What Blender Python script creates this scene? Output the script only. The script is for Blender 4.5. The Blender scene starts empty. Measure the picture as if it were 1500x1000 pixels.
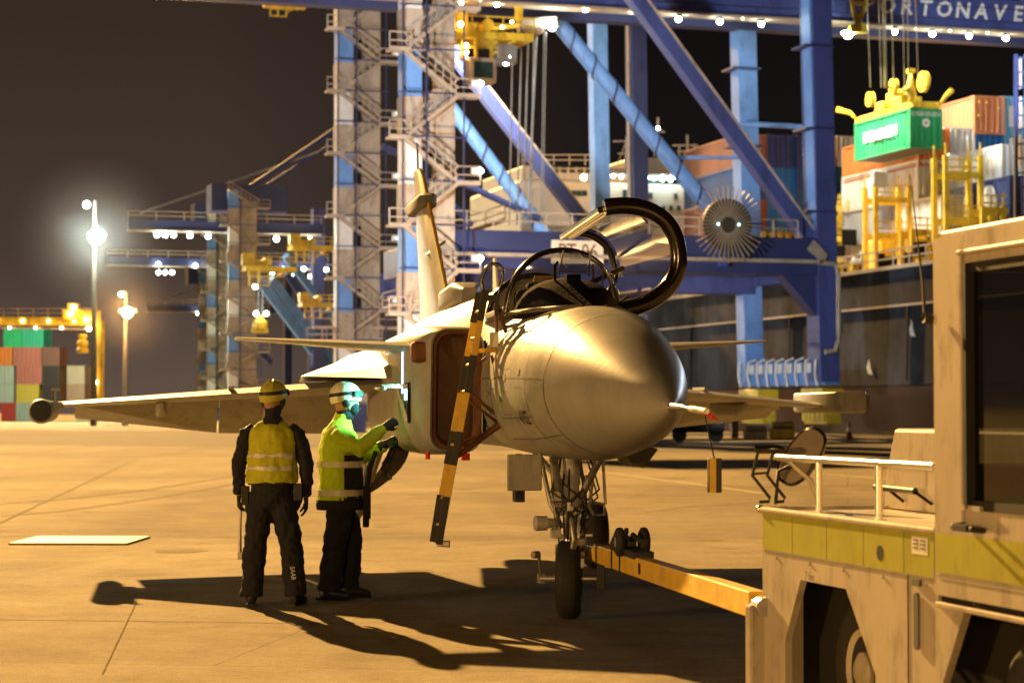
import bpy, math, random
from mathutils import Vector, Matrix, noise
R = math.radians
random.seed(7)
S = bpy.context.scene
COL = S.collection
# ------------------------------------------------------------------ camera, world, light
F = 3100.0                      # focal length in pixels of a 1500 px wide frame
PITCH = math.atan(100 / F)
CAMZ = 1.6
cam = bpy.data.objects.new('camera', bpy.data.cameras.new('camera'))
COL.objects.link(cam)
cam.location = (0, 0, CAMZ)
cam.rotation_euler = (math.pi / 2 + PITCH, 0, 0)
cam.data.sensor_width = 36
cam.data.lens = F / 1500 * 36
cam.data.clip_end = 3000
cam.data.dof.use_dof = True
cam.data.dof.focus_distance = 15.6
cam.data.dof.aperture_fstop = 3.2
S.camera = cam
S.render.resolution_x, S.render.resolution_y = 1024, 682
S.view_settings.view_transform = 'Standard'
S.view_settings.look = 'None'
S.view_settings.exposure = 1.5
S.view_settings.gamma = 1
S.cycles.max_bounces = 6
S.cycles.diffuse_bounces = 3
S.cycles.glossy_bounces = 3
S.cycles.transparent_max_bounces = 10
S.cycles.sample_clamp_indirect = 2
S.cycles.use_denoising = True

world = bpy.data.worlds.new('World'); S.world = world; world.use_nodes = True
wn, wl = world.node_tree.nodes, world.node_tree.links
bg = wn['Background']
tc = wn.new('ShaderNodeTexCoord'); sx = wn.new('ShaderNodeSeparateXYZ')
wl.new(tc.outputs['Generated'], sx.inputs[0])
cr = wn.new('ShaderNodeValToRGB')
wl.new(sx.outputs['Z'], cr.inputs[0])
e = cr.color_ramp.elements                       # town glow low over the horizon
e[0].position = 0.0; e[0].color = (.052, .035, .026, 1)
e[1].position = 0.5; e[1].color = (.006, .004, .003, 1)
e2 = cr.color_ramp.elements.new(.075); e2.color = (.026, .0175, .013, 1)
e3 = cr.color_ramp.elements.new(.18); e3.color = (.016, .0100, .0072, 1)
mx = wn.new('ShaderNodeMix'); mx.data_type = 'RGBA'; mx.blend_type = 'MULTIPLY'; mx.inputs[0].default_value = 1
r2 = wn.new('ShaderNodeValToRGB'); mrx = wn.new('ShaderNodeMapRange'); mrx.inputs[1].default_value = -.5; mrx.inputs[2].default_value = .5
wl.new(sx.outputs['X'], mrx.inputs[0]); wl.new(mrx.outputs[0], r2.inputs[0])
r2.color_ramp.elements[0].position = .36; r2.color_ramp.elements[0].color = (1, 1, 1, 1)
r2.color_ramp.elements[1].position = .56; r2.color_ramp.elements[1].color = (.16, .19, .26, 1)
wl.new(cr.outputs[0], mx.inputs[6]); wl.new(r2.outputs[0], mx.inputs[7])
wl.new(mx.outputs[2], bg.inputs[0]); bg.inputs[1].default_value = .82

def light(name, kind, loc, energy, color, target=None, direction=None, **kw):
    d = bpy.data.lights.new(name, kind); d.energy = energy; d.color = color
    for k, v in kw.items(): setattr(d, k, v)
    o = bpy.data.objects.new(name, d); COL.objects.link(o); o.location = loc
    if target is not None: direction = Vector(target) - Vector(loc)
    if direction is not None: o.rotation_euler = Vector(direction).to_track_quat('-Z', 'Y').to_euler()
    return o
WARM = (1, .56, .17)
EL = R(21.8)
light('sun', 'SUN', (-20, 60, 30), 5.0, WARM, direction=(.35 * math.cos(EL), -.937 * math.cos(EL), -math.sin(EL)), angle=R(.7))
# added unseen spots standing in for terminal and crane floodlights
light('fill_left', 'SPOT', (-105, -48, 10), 98000, (1, .54, .17), target=(0, 15, 1.5), spot_size=R(26), spot_blend=.6, shadow_soft_size=1.6)
light('fill_behind', 'SPOT', (-9, -75, 12), 19000, (1, .56, .18), target=(1, 15, 1.5), spot_size=R(24), spot_blend=.6, shadow_soft_size=1.6)
COOL = (.72, .86, 1)
light('crane_fill', 'SPOT', (-16, 84, 8), 30000, COOL, target=(8, 150, 19), spot_size=R(52), spot_blend=.5, shadow_soft_size=1)  # added cool fill for the crane faces
light('crane_fill', 'SPOT', (-75, 175, 32), 19000, COOL, target=(0, 165, 24), spot_size=R(50), spot_blend=.5, shadow_soft_size=1)
light('boom_fill', 'SPOT', (19.5, 145.5, 30.5), 13500, (1, .93, .74), target=(33, 152, 16), spot_size=R(105), spot_blend=.5, shadow_soft_size=.8)
light('boom_fill', 'SPOT', (-6, 150, 27), 14500, (1, .9, .72), target=(8, 205, 17), spot_size=R(75), spot_blend=.5, shadow_soft_size=.8)
light('boom_fill', 'SPOT', (27, 118, 20), 5000, (.9, .95, 1), target=(38, 146, 28.3), spot_size=R(55), spot_blend=.7, shadow_soft_size=.5)  # added to brighten the boom lettering; nothing stands there
light('tower_fill', 'SPOT', (-6, 98, 3), 14500, (1, .66, .38), target=(-6, 136, 16), spot_size=R(68), spot_blend=.5, shadow_soft_size=.6)  # added warm fill for the sign and stair towers

# ------------------------------------------------------------------ helpers
def W(px, py, Y):
    """point on the ray of photo pixel (px, py) at world depth Y"""
    c, s = math.cos(PITCH), math.sin(PITCH)
    u = (500 - py) / F; r = (px - 750) / F
    d = Vector((r, c - u * s, s + u * c))
    return Vector((0, 0, CAMZ)) + d * (Y / d.y)

def mat(name, col, rough=.6, metal=0, var=.12, scale=3, bump=0, bscale=40, emit=None, stren=0, coat=0, spec=None, streak=0, grime=0, gscale=9):
    m = bpy.data.materials.new(name); m.use_nodes = True
    nt = m.node_tree; n, l = nt.nodes, nt.links; p = n['Principled BSDF']
    p.inputs['Roughness'].default_value = rough; p.inputs['Metallic'].default_value = metal
    if spec is not None: p.inputs['Specular IOR Level'].default_value = spec
    if coat: p.inputs['Coat Weight'].default_value = coat; p.inputs['Coat Roughness'].default_value = .15
    if emit:
        p.inputs['Emission Color'].default_value = (*emit, 1); p.inputs['Emission Strength'].default_value = stren
    co = n.new('ShaderNodeTexCoord')
    nz = n.new('ShaderNodeTexNoise'); nz.inputs['Scale'].default_value = scale; nz.inputs['Detail'].default_value = 6
    nz.inputs['Roughness'].default_value = .6
    if streak:
        mp = n.new('ShaderNodeMapping'); mp.inputs['Scale'].default_value = (1, 1, 1 / streak)
        l.new(co.outputs['Object'], mp.inputs[0]); l.new(mp.outputs[0], nz.inputs['Vector'])
    else: l.new(co.outputs['Object'], nz.inputs['Vector'])
    rp = n.new('ShaderNodeValToRGB')
    rp.color_ramp.elements[0].position = .3; rp.color_ramp.elements[1].position = .7
    rp.color_ramp.elements[0].color = (*[c * (1 - var) for c in col], 1)
    rp.color_ramp.elements[1].color = (*[min(1, c * (1 + var)) for c in col], 1)
    l.new(nz.outputs['Fac'], rp.inputs[0]); l.new(rp.outputs[0], p.inputs['Base Color'])
    if grime:
        g1 = n.new('ShaderNodeTexNoise'); g1.inputs['Scale'].default_value = gscale; g1.inputs['Detail'].default_value = 9; g1.inputs['Roughness'].default_value = .72
        gm = n.new('ShaderNodeMapping'); gm.inputs['Scale'].default_value = (1, 1, .38); l.new(co.outputs['Object'], gm.inputs[0]); l.new(gm.outputs[0], g1.inputs['Vector'])
        gr = n.new('ShaderNodeValToRGB'); gr.color_ramp.elements[0].position = .34; gr.color_ramp.elements[1].position = .50
        gr.color_ramp.elements[0].color = (1 - grime, 1 - grime * 1.05, 1 - grime * 1.1, 1); gr.color_ramp.elements[1].color = (1, 1, 1, 1)
        gx = n.new('ShaderNodeMix'); gx.data_type = 'RGBA'; gx.blend_type = 'MULTIPLY'; gx.inputs[0].default_value = 1
        l.new(g1.outputs['Fac'], gr.inputs[0]); l.new(rp.outputs[0], gx.inputs[6]); l.new(gr.outputs[0], gx.inputs[7]); l.new(gx.outputs[2], p.inputs['Base Color'])
    mr = n.new('ShaderNodeMapRange'); mr.inputs[3].default_value = max(.02, rough - .08); mr.inputs[4].default_value = min(1, rough + .1)
    l.new(nz.outputs['Fac'], mr.inputs[0]); l.new(mr.outputs[0], p.inputs['Roughness'])
    if bump:
        b2 = n.new('ShaderNodeTexNoise'); b2.inputs['Scale'].default_value = bscale; b2.inputs['Detail'].default_value = 4
        l.new(co.outputs['Object'], b2.inputs['Vector'])
        bp = n.new('ShaderNodeBump'); bp.inputs['Strength'].default_value = bump; bp.inputs['Distance'].default_value = .02
        l.new(b2.outputs['Fac'], bp.inputs['Height']); l.new(bp.outputs[0], p.inputs['Normal'])
    return m

def emis(name, col, st):
    m = bpy.data.materials.new(name); m.use_nodes = True
    p = m.node_tree.nodes['Principled BSDF']
    p.inputs['Base Color'].default_value = (.05, .05, .05, 1)
    p.inputs['Emission Color'].default_value = (*col, 1); p.inputs['Emission Strength'].default_value = st
    return m

def glassmat(name, tint, refl=.06, rough=.03):
    m = bpy.data.materials.new(name); m.use_nodes = True
    n, l = m.node_tree.nodes, m.node_tree.links
    n.remove(n['Principled BSDF'])
    t = n.new('ShaderNodeBsdfTransparent'); t.inputs[0].default_value = (*tint, 1)
    g = n.new('ShaderNodeBsdfGlossy'); g.inputs['Roughness'].default_value = rough; g.inputs[0].default_value = (1, .96, .9, 1)
    lw = n.new('ShaderNodeLayerWeight'); lw.inputs[0].default_value = .35
    mr = n.new('ShaderNodeMapRange'); mr.inputs[3].default_value = refl; mr.inputs[4].default_value = .42
    mixn = n.new('ShaderNodeMixShader')
    l.new(lw.outputs['Fresnel'], mr.inputs[0]); l.new(mr.outputs[0], mixn.inputs[0])
    l.new(t.outputs[0], mixn.inputs[1]); l.new(g.outputs[0], mixn.inputs[2])
    l.new(mixn.outputs[0], n['Material Output'].inputs[0])
    return m

def V(*a): return Vector(a[0]) if len(a) == 1 else Vector(a)

class MB:
    def __init__(s): s.v = []; s.f = []
    def add(s, vs, fs):
        o = len(s.v); s.v += [Vector(p) for p in vs]; s.f += [tuple(i + o for i in f) for f in fs]; return s
    def box(s, c, d, rz=0, M=None):
        c = Vector(c); x, y, z = d[0] / 2, d[1] / 2, d[2] / 2
        m = Matrix.Rotation(rz, 3, 'Z') if M is None else M
        return s.add([c + m @ Vector((a * x, b * y, e * z)) for a in (-1, 1) for b in (-1, 1) for e in (-1, 1)],
                     [(0, 1, 3, 2), (4, 6, 7, 5), (0, 4, 5, 1), (2, 3, 7, 6), (0, 2, 6, 4), (1, 5, 7, 3)])
    def bar(s, p, q, w, h, up=(0, 0, 1)):
        p, q = Vector(p), Vector(q); d = (q - p).normalized(); up = Vector(up)
        if abs(d.dot(up)) > .98: up = Vector((0, 1, 0)) if abs(d.y) < .9 else Vector((1, 0, 0))
        r = d.cross(up).normalized(); u = r.cross(d)
        vs = [a + r * (i * w / 2) + u * (j * h / 2) for a in (p, q) for i, j in ((-1, -1), (1, -1), (1, 1), (-1, 1))]
        return s.add(vs, [(3, 2, 1, 0), (4, 5, 6, 7), (0, 1, 5, 4), (1, 2, 6, 5), (2, 3, 7, 6), (3, 0, 4, 7)])
    def tube(s, pts, r, n=8, cap=True, r2=None, side=None, closed=False):
        """polyline tube; r number or list; r2 = second half axis; side = direction of the first axis"""
        pts = [Vector(p) for p in pts]; N = len(pts)
        rs = r if isinstance(r, (list, tuple)) else [r] * N
        r2s = rs if r2 is None else (r2 if isinstance(r2, (list, tuple)) else [r2] * N)
        vs = []; prev = Vector(side) if side is not None else None
        for i, p in enumerate(pts):
            if closed: d = pts[(i + 1) % N] - pts[i - 1]
            else: d = pts[min(i + 1, N - 1)] - pts[max(i - 1, 0)]
            d.normalize()
            if prev is None:
                prev = Vector((0, 0, 1)) if abs(d.z) < .9 else Vector((1, 0, 0))
            a = (prev - d * prev.dot(d)).normalized(); b = d.cross(a)
            if side is None: prev = a
            for k in range(n):
                t = 2 * math.pi * k / n
                vs.append(p + a * (math.cos(t) * rs[i]) + b * (math.sin(t) * r2s[i]))
        fs = []
        for i in range(N if closed else N - 1):
            j = (i + 1) % N
            for k in range(n):
                fs.append((i * n + k, i * n + (k + 1) % n, j * n + (k + 1) % n, j * n + k))
        if cap and not closed:
            fs.append(tuple(range(n - 1, -1, -1))); fs.append(tuple((N - 1) * n + k for k in range(n)))
        return s.add(vs, fs)
    def cyl(s, p, q, r, n=16, r2=None): return s.tube([p, q], [r, r if r2 is None else r2], n)
    def rings(s, rings, cap=(True, True), close=True):
        n = len(rings[0]); vs = [p for r in rings for p in r]; fs = []
        for i in range(len(rings) - 1):
            for k in range(n if close else n - 1):
                fs.append((i * n + k, i * n + (k + 1) % n, (i + 1) * n + (k + 1) % n, (i + 1) * n + k))
        if cap[0]: fs.append(tuple(range(n - 1, -1, -1)))
        if cap[1]: fs.append(tuple((len(rings) - 1) * n + k for k in range(n)))
        return s.add(vs, fs)
    def prism(s, poly, ext):
        """poly: list of 3-D points in one plane; ext: extrusion vector"""
        ext = Vector(ext); a = [Vector(p) for p in poly]; n = len(a)
        return s.add(a + [p + ext for p in a], [tuple(range(n - 1, -1, -1)), tuple(range(n, 2 * n))] +
                     [(i, (i + 1) % n, (i + 1) % n + n, i + n) for i in range(n)])
    def ball(s, c, r, nu=16, nv=10, M=None):
        c = Vector(c); r = (r, r, r) if not isinstance(r, (tuple, list)) else r
        m = M or Matrix.Identity(3); vs = []; fs = []
        for i in range(nv + 1):
            ph = math.pi * i / nv
            for k in range(nu):
                t = 2 * math.pi * k / nu
                vs.append(c + m @ Vector((r[0] * math.sin(ph) * math.cos(t), r[1] * math.sin(ph) * math.sin(t), r[2] * math.cos(ph))))
        for i in range(nv):
            for k in range(nu):
                fs.append((i * nu + k, (i + 1) * nu + k, (i + 1) * nu + (k + 1) % nu, i * nu + (k + 1) % nu))
        return s.add(vs, fs)
    def lathe(s, c, ax, prof, n=24):
        """prof: (distance along ax, radius)"""
        c = Vector(c); ax = Vector(ax).normalized()
        a = Vector((0, 0, 1)) if abs(ax.z) < .9 else Vector((1, 0, 0))
        a = (a - ax * a.dot(ax)).normalized(); b = ax.cross(a)
        return s.rings([[c + ax * h + (a * math.cos(2 * math.pi * k / n) + b * math.sin(2 * math.pi * k / n)) * r for k in range(n)] for h, r in prof])
    def build(s, name, m, parent=None, smooth=None, local=True, bevel=0, mods=()):
        me = bpy.data.meshes.new(name)
        vs = s.v
        me.from_pydata([tuple(v) for v in vs], [], s.f)
        me.update()
        import bmesh
        bm = bmesh.new(); bm.from_mesh(me)
        bmesh.ops.recalc_face_normals(bm, faces=bm.faces); bm.to_mesh(me); bm.free()
        if m: me.materials.append(m)
        if smooth is not None:
            me.shade_smooth()
            if smooth < 180: me.set_sharp_from_angle(angle=R(smooth))
        o = bpy.data.objects.new(name, me); COL.objects.link(o)
        if parent is not None:
            if not local:
                me.transform(WM(parent).inverted())
            o.parent = parent
        elif not local: pass
        if bevel:
            b = o.modifiers.new('bevel', 'BEVEL'); b.width = bevel; b.segments = 2; b.limit_method = 'ANGLE'; b.angle_limit = R(40)
        return o

def WM(o):
    m = Matrix.LocRotScale(o.location, o.rotation_euler, o.scale)
    return WM(o.parent) @ m if o.parent else m

def thing(name, label, cat, loc=(0, 0, 0), rz=0, group=None):
    o = bpy.data.objects.new(name, None); COL.objects.link(o); o.empty_display_size = .2
    o.location = loc; o.rotation_euler = (0, 0, rz)
    return tag(o, label, cat, group)
def tag(o, label=None, cat=None, group=None, kind=None):
    if label: o['label'] = label
    if cat: o['category'] = cat
    if group: o['group'] = group
    if kind: o['kind'] = kind
    return o

def text_mb(txt, size, bold=0):
    """flat lettering as vertices/faces in the XY plane, centred"""
    cu = bpy.data.curves.new('lettering', 'FONT'); cu.body = txt; cu.size = size
    cu.align_x = 'CENTER'; cu.align_y = 'CENTER'; cu.offset = bold; cu.resolution_u = 2
    o = bpy.data.objects.new('lettering', cu); COL.objects.link(o)
    bpy.context.view_layer.update()
    me = bpy.data.meshes.new_from_object(o.evaluated_get(bpy.context.evaluated_depsgraph_get()))
    vs = [v.co.copy() for v in me.vertices]; fs = [tuple(p.vertices) for p in me.polygons]
    bpy.data.objects.remove(o); bpy.data.meshes.remove(me); bpy.data.curves.remove(cu)
    return vs, fs
def lettering(name, txt, size, origin, xdir, ydir, m, parent, bold=0, off=.01, local=False, sx=1, slant=0):
    vs, fs = text_mb(txt, size, bold)
    x, y = Vector(xdir).normalized(), Vector(ydir).normalized(); nrm = x.cross(y)
    b = MB(); b.add([Vector(origin) + x * (v.x * sx + v.y * slant) + y * v.y + nrm * off for v in vs], fs)
    return b.build(name, m, parent, local=local)

# ------------------------------------------------------------------ materials
M = {}
M['jet'] = mat('aircraft_grey_paint', (.30, .30, .295), .40, 0, .17, 3.2, .05, 30, grime=.25, gscale=7, spec=.25)
M['radome'] = mat('radome_grey_paint', (.29, .29, .29), .36, 0, .08, 3, .02, 20, grime=.12, gscale=5, spec=.28)
M['jetdark'] = mat('dark_seam', (.10, .095, .09), .6)
M['black'] = mat('black_rubber', (.012, .012, .012), .55, 0, .2, 8)
M['gloss_black'] = mat('gloss_black_frame', (.012, .008, .007), .18, 0, .1, 8, coat=.6)
M['tyre'] = mat('tyre_rubber', (.018, .017, .016), .75, 0, .3, 12, .3, 40)
M['steel'] = mat('worn_steel', (.36, .35, .33), .4, .7, .25, 14, .1, 60)
M['gearwhite'] = mat('gear_grey_enamel', (.42, .42, .40), .4, .1, .15, 10)
M['brown'] = mat('intake_cover_brown', (.085, .040, .018), .5, 0, .35, 5, .1, 10)
M['redrim'] = mat('red_brown_rim', (.13, .05, .022), .5, 0, .35, 9)
M['redflag'] = mat('red_flag', (.6, .03, .02), .7)
M['glass'] = glassmat('canopy_glass', (.80, .80, .78), .06)
M['cockpit'] = mat('cockpit_black', (.010, .009, .008), .9, 0, .5, 14, .3, 30, spec=.1)
M['seat'] = mat('seat_padding', (.20, .17, .12), .8)
M['yellow'] = mat('yellow_paint', (.62, .40, .03), .5, 0, .2, 6, .05)
M['hivis'] = mat('hivis_yellow_fabric', (.48, .50, .02), .8, 0, .12, 20, .3, 120)
M['hivis_lime'] = mat('lime_hivis_fabric', (.50, .68, .025), .8, 0, .12, 20, .3, 120)
M['reflect'] = mat('reflective_tape', (.62, .60, .50), .45, .1, .1, 30)
M['navy'] = mat('navy_fabric', (.010, .011, .018), .85, 0, .3, 14, .4, 90)
M['skin'] = mat('skin', (.35, .19, .12), .6)
M['helmet'] = mat('yellow_helmet_shell', (.46, .46, .06), .35, 0, .08, 10, coat=.3)
M['helmet_pale'] = mat('pale_helmet_shell', (.70, .72, .60), .35, 0, .08, 10, coat=.3)
M['lens'] = mat('goggle_lens', (.03, .06, .06), .1, 0, .1, 4, coat=.5)
M['hair'] = mat('dark_hair', (.02, .014, .01), .7)
M['cream'] = mat('tractor_cream_paint', (.46, .41, .335), .42, 0, .13, 2.2, .04, 8, coat=.12, streak=5, grime=.38, gscale=6)
M['lime'] = mat('lime_stripe_paint', (.36, .37, .025), .45, 0, .10, 3, coat=.1, grime=.25, gscale=7)
M['hole'] = mat('dark_recess', (.006, .005, .004), .9, 0, .1)
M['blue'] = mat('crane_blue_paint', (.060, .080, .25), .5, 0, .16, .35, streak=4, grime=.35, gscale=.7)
M['shadeblue'] = mat('crane_blue_in_shade', (.032, .040, .12), .5, 0, .16, .35)  # darker copy of the crane blue, shade put into the colour
M['paleblue'] = mat('pale_lit_blue_paint', (.14, .30, .66), .5, 0, .15, .5, grime=.3, gscale=.8)  # on legs and braces, crane blue with lamplight put into the colour
M['tan'] = mat('galvanised_walkway', (.42, .33, .24), .6, 0, .25, 1)
M['reel'] = mat('reel_brown', (.05, .03, .018), .6, 0, .3, 3)
M['panel'] = mat('pale_lift_panel', (.46, .37, .28), .6, 0, .28, .6, streak=3, grime=.5, gscale=1.6)
M['craneyellow'] = mat('crane_yellow_paint', (.72, .48, .03), .5, 0, .2, 1, grime=.5, gscale=1.4)
M['rope'] = mat('wire_rope', (.35, .33, .30), .5, .3)
M['white'] = mat('white_paint', (.75, .73, .68), .5, 0, .1, 2)
M['signcream'] = mat('sign_cream', (.78, .66, .48), .6, 0, .06, 2)
M['signbrown'] = mat('sign_lettering', (.16, .07, .03), .6)
M['hull'] = mat('ship_hull_paint', (.040, .042, .050), .8, 0, .8, .16, .1, 1, streak=1, grime=.5, gscale=.35, spec=.06)
M['boot'] = mat('hull_red_bottom', (.10, .035, .015), .6, 0, .4, .3)
M['shipwhite'] = mat('ship_white_paint', (.60, .54, .46), .5, 0, .12, .3, streak=4)
M['lampw'] = emis('white_lamp', (.86, 1, .93), 55)
M['lampw2'] = emis('small_white_lamp', (.88, 1, .96), 22)
M['lampo'] = emis('sodium_lamp', (1, .55, .18), 60)
M['lampdim'] = emis('warm_bulb', (1, .7, .35), 18)
M['teal'] = emis('teal_tube', (.4, 1, 1), 4)
M['lampbig'] = emis('flood_lamp', (.92, 1, .86), 260)
M['concrete_dark'] = mat('grey_concrete', (.2, .19, .17), .8, 0, .2, 1)
M['plate'] = mat('plate_white_paint', (.38, .36, .31), .6, 0, .1, 4)
M['silver'] = mat('bare_metal', (.75, .74, .70), .3, .9, .1, 6)

# ------------------------------------------------------------------ ground
PH = R(17)
BX = Vector((math.cos(PH), math.sin(PH), 0)); QX = Vector((-math.sin(PH), math.cos(PH), 0))
QE = Vector((23.4, 130, 0))                      # a point of the quay edge, which runs along QX
def ground_material():
    m = bpy.data.materials.new('apron_concrete'); m.use_nodes = True
    n, l = m.node_tree.nodes, m.node_tree.links; p = n['Principled BSDF']
    co = n.new('ShaderNodeTexCoord')
    def nz(sc, det=6, ro=.6, dist=0):
        t = n.new('ShaderNodeTexNoise'); t.inputs['Scale'].default_value = sc; t.inputs['Detail'].default_value = det
        t.inputs['Roughness'].default_value = ro; t.inputs['Distortion'].default_value = dist
        l.new(co.outputs['Object'], t.inputs['Vector']); return t.outputs['Fac']
    def ramp(fac, a, b, c0, c1):
        r = n.new('ShaderNodeValToRGB'); l.new(fac, r.inputs[0])
        r.color_ramp.elements[0].position = a; r.color_ramp.elements[1].position = b
        r.color_ramp.elements[0].color = (*c0, 1); r.color_ramp.elements[1].color = (*c1, 1); return r.outputs[0]
    def mul(a, b, f=1):
        q = n.new('ShaderNodeMix'); q.data_type = 'RGBA'; q.blend_type = 'MULTIPLY'; q.inputs[0].default_value = f
        l.new(a, q.inputs[6]); l.new(b, q.inputs[7]); return q.outputs[2]
    c = ramp(nz(.22, 5), .32, .68, (.44, .37, .25), (.62, .53, .365))
    c = mul(c, ramp(nz(1.7, 7, .65, .4), .28, .62, (.66, .64, .60), (1, 1, 1)))
    c = mul(c, ramp(nz(14, 5, .8), .30, .66, (.66, .66, .64), (1.0, 1.0, 1.0)))
    c = mul(c, ramp(nz(75, 3, .9), .38, .60, (.52, .52, .50), (1.0, 1.0, 1.0)))
    c = mul(c, ramp(nz(.09, 3, .5, .8), .40, .58, (.70, .68, .64), (1.0, 1.0, 1.0)))  # broad darker areas stand in for uneven floodlight on the apron
    # dark oil spots
    vo = n.new('ShaderNodeTexVoronoi'); vo.inputs['Scale'].default_value = .45; l.new(co.outputs['Object'], vo.inputs['Vector'])
    c = mul(c, ramp(vo.outputs['Distance'], .02, .16, (.62, .60, .56), (1, 1, 1)), .8)
    # faint tyre tracks and slab-to-slab tone
    wv = n.new('ShaderNodeTexWave'); wv.inputs['Scale'].default_value = .05; wv.inputs['Distortion'].default_value = 6; wv.inputs['Detail'].default_value = 3; wv.inputs['Detail Scale'].default_value = .4
    l.new(co.outputs['Object'], wv.inputs['Vector']); c = mul(c, ramp(wv.outputs['Fac'], .0, .12, (.80, .78, .75), (1, 1, 1)), .8)
    bk = n.new('ShaderNodeTexBrick'); bk.inputs['Scale'].default_value = .14; bk.inputs['Mortar Size'].default_value = .0022; bk.inputs['Mortar Smooth'].default_value = .6
    bk.inputs['Color1'].default_value = (1, 1, 1, 1); bk.inputs['Color2'].default_value = (.86, .85, .82, 1); bk.inputs['Mortar'].default_value = (.62, .6, .56, 1); bk.inputs['Row Height'].default_value = .9; bk.inputs['Brick Width'].default_value = 1.1
    mpb = n.new('ShaderNodeMapping'); mpb.inputs['Rotation'].default_value = (0, 0, R(9)); l.new(co.outputs['Object'], mpb.inputs[0]); l.new(mpb.outputs[0], bk.inputs['Vector'])
    c = mul(c, bk.outputs['Color'])
    l.new(c, p.inputs['Base Color']); p.inputs['Specular IOR Level'].default_value = .06
    r = n.new('ShaderNodeMapRange'); r.inputs[3].default_value = .8; r.inputs[4].default_value = 1.0
    l.new(nz(.8, 5), r.inputs[0]); l.new(r.outputs[0], p.inputs['Roughness'])
    bp = n.new('ShaderNodeBump'); bp.inputs['Strength'].default_value = .55; bp.inputs['Distance'].default_value = .012
    l.new(nz(55, 5, .7), bp.inputs['Height']); l.new(bp.outputs[0], p.inputs['Normal'])
    return m
g = MB()
A = QE - QX * 260; B = QE + QX * 900
g.add([(A.x, A.y, 0), (B.x, B.y, 0), (-900, B.y, 0), (-900, A.y, 0)], [(0, 1, 2, 3)])
tag(g.build('ground', ground_material()), kind='structure')
w = MB(); w.add([(-1500, -400, -3), (1500, -400, -3), (1500, 2200, -3), (-1500, 2200, -3)], [(0, 1, 2, 3)])
tag(w.build('water', mat('harbour_water', (.01, .014, .016), .12, 0, .3, .2, .4, 1)), kind='structure')
qw = MB(); qw.bar(A + Vector((0, 0, -1.6)) + BX * .3, B + Vector((0, 0, -1.6)) + BX * .3, .6, 3.19)
tag(qw.build('quay_edge', M['concrete_dark']), kind='structure')
# painted lines and slab joints
M['gline'] = mat('worn_line_paint', (.55, .48, .34), .95, 0, .35, 9, spec=.05)
M['joint'] = mat('slab_joint', (.15, .125, .085), 1, 0, .3, 5, spec=.03)
def gl(name, a, b, w_, m, z=.004):
    a, b = W(*a[:2], Yg(a[1])), W(*b[:2], Yg(b[1])); a.z = b.z = z
    d = (b - a).normalized(); s = Vector((-d.y, d.x, 0)) * w_ / 2
    mb = MB(); n = 24; vs = []
    for i in range(n + 1):
        p = a.lerp(b, i / n); k = Vector((-d.y, d.x, 0)) * (.25 * w_ * noise.noise(Vector((i * .9, a.x, 0))))
        vs += [p - s + k, p + s + k]
    mb.add(vs, [(2 * i, 2 * i + 1, 2 * i + 3, 2 * i + 2) for i in range(n)])
    return tag(mb.build(name, m), kind='structure')
def Yg(py): return F * CAMZ / (py - 600) * .9995
gl('road_marking', (860, 688), (1120, 722), .15, M['gline'])
gl('road_marking', (960, 672), (1420, 712), .15, M['gline'])
gl('road_marking', (1040, 660), (1480, 684), .2, M['gline'])
gl('road_marking', (145, 689), (180, 689), .30, M['gline'])
gl('road_marking', (200, 689.5), (215, 689.5), .25, M['gline'])
gl('ground_joint', (-40, 716), (1200, 727), .05, M['joint'])
gl('ground_joint', (-40, 784), (400, 786), .035, M['joint'])
gl('ground_joint', (150, 985), (200, 880), .010, M['joint'])
gl('ground_joint', (-10, 770), (200, 672), .04, M['joint'])
gl('ground_joint', (-60, 905), (520, 912), .02, M['joint'])
gl('ground_joint', (600, 676), (1100, 676), .12, M['joint'])
M['asphalt'] = mat('dark_asphalt', (.155, .135, .11), .95, 0, .22, .12, .1, 8, spec=.05)  # darker surface band, also standing in for dimmer light far out
rd = MB(); q = [W(-200, 0, 102), W(1440, 0, 74), W(1400, 0, 119), W(-200, 0, 178)]
rd.add([(p.x, p.y, .004) for p in q], [(0, 1, 2, 3)]); tag(rd.build('road', M['asphalt']), kind='structure')
M['rubber_mark'] = mat('rubber_tyre_mark', (.27, .225, .15), 1, 0, .30, 5, spec=.02)
def track(pts, w_):
    ps = [W(x, y, Yg(y)) for x, y in pts]; vs = []
    for i, p in enumerate(ps):
        d = (ps[min(i + 1, len(ps) - 1)] - ps[max(i - 1, 0)]).normalized(); s = Vector((-d.y, d.x, 0)) * w_ * (.5 if 0 < i < len(ps) - 1 else .1)
        vs += [(p.x - s.x, p.y - s.y, .003), (p.x + s.x, p.y + s.y, .003)]
    b = MB(); b.add(vs, [(2 * i, 2 * i + 1, 2 * i + 3, 2 * i + 2) for i in range(len(ps) - 1)]); tag(b.build('tyre_mark', M['rubber_mark']), kind='structure')
for off in (0, 34): track([(-60, 742 + off * .55), (90, 731 + off * .5), (220, 716 + off * .42), (330, 699 + off * .34), (420, 684 + off * .26)], .17)
track([(930, 752), (1000, 742), (1080, 737), (1110, 736)], .16)
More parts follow.
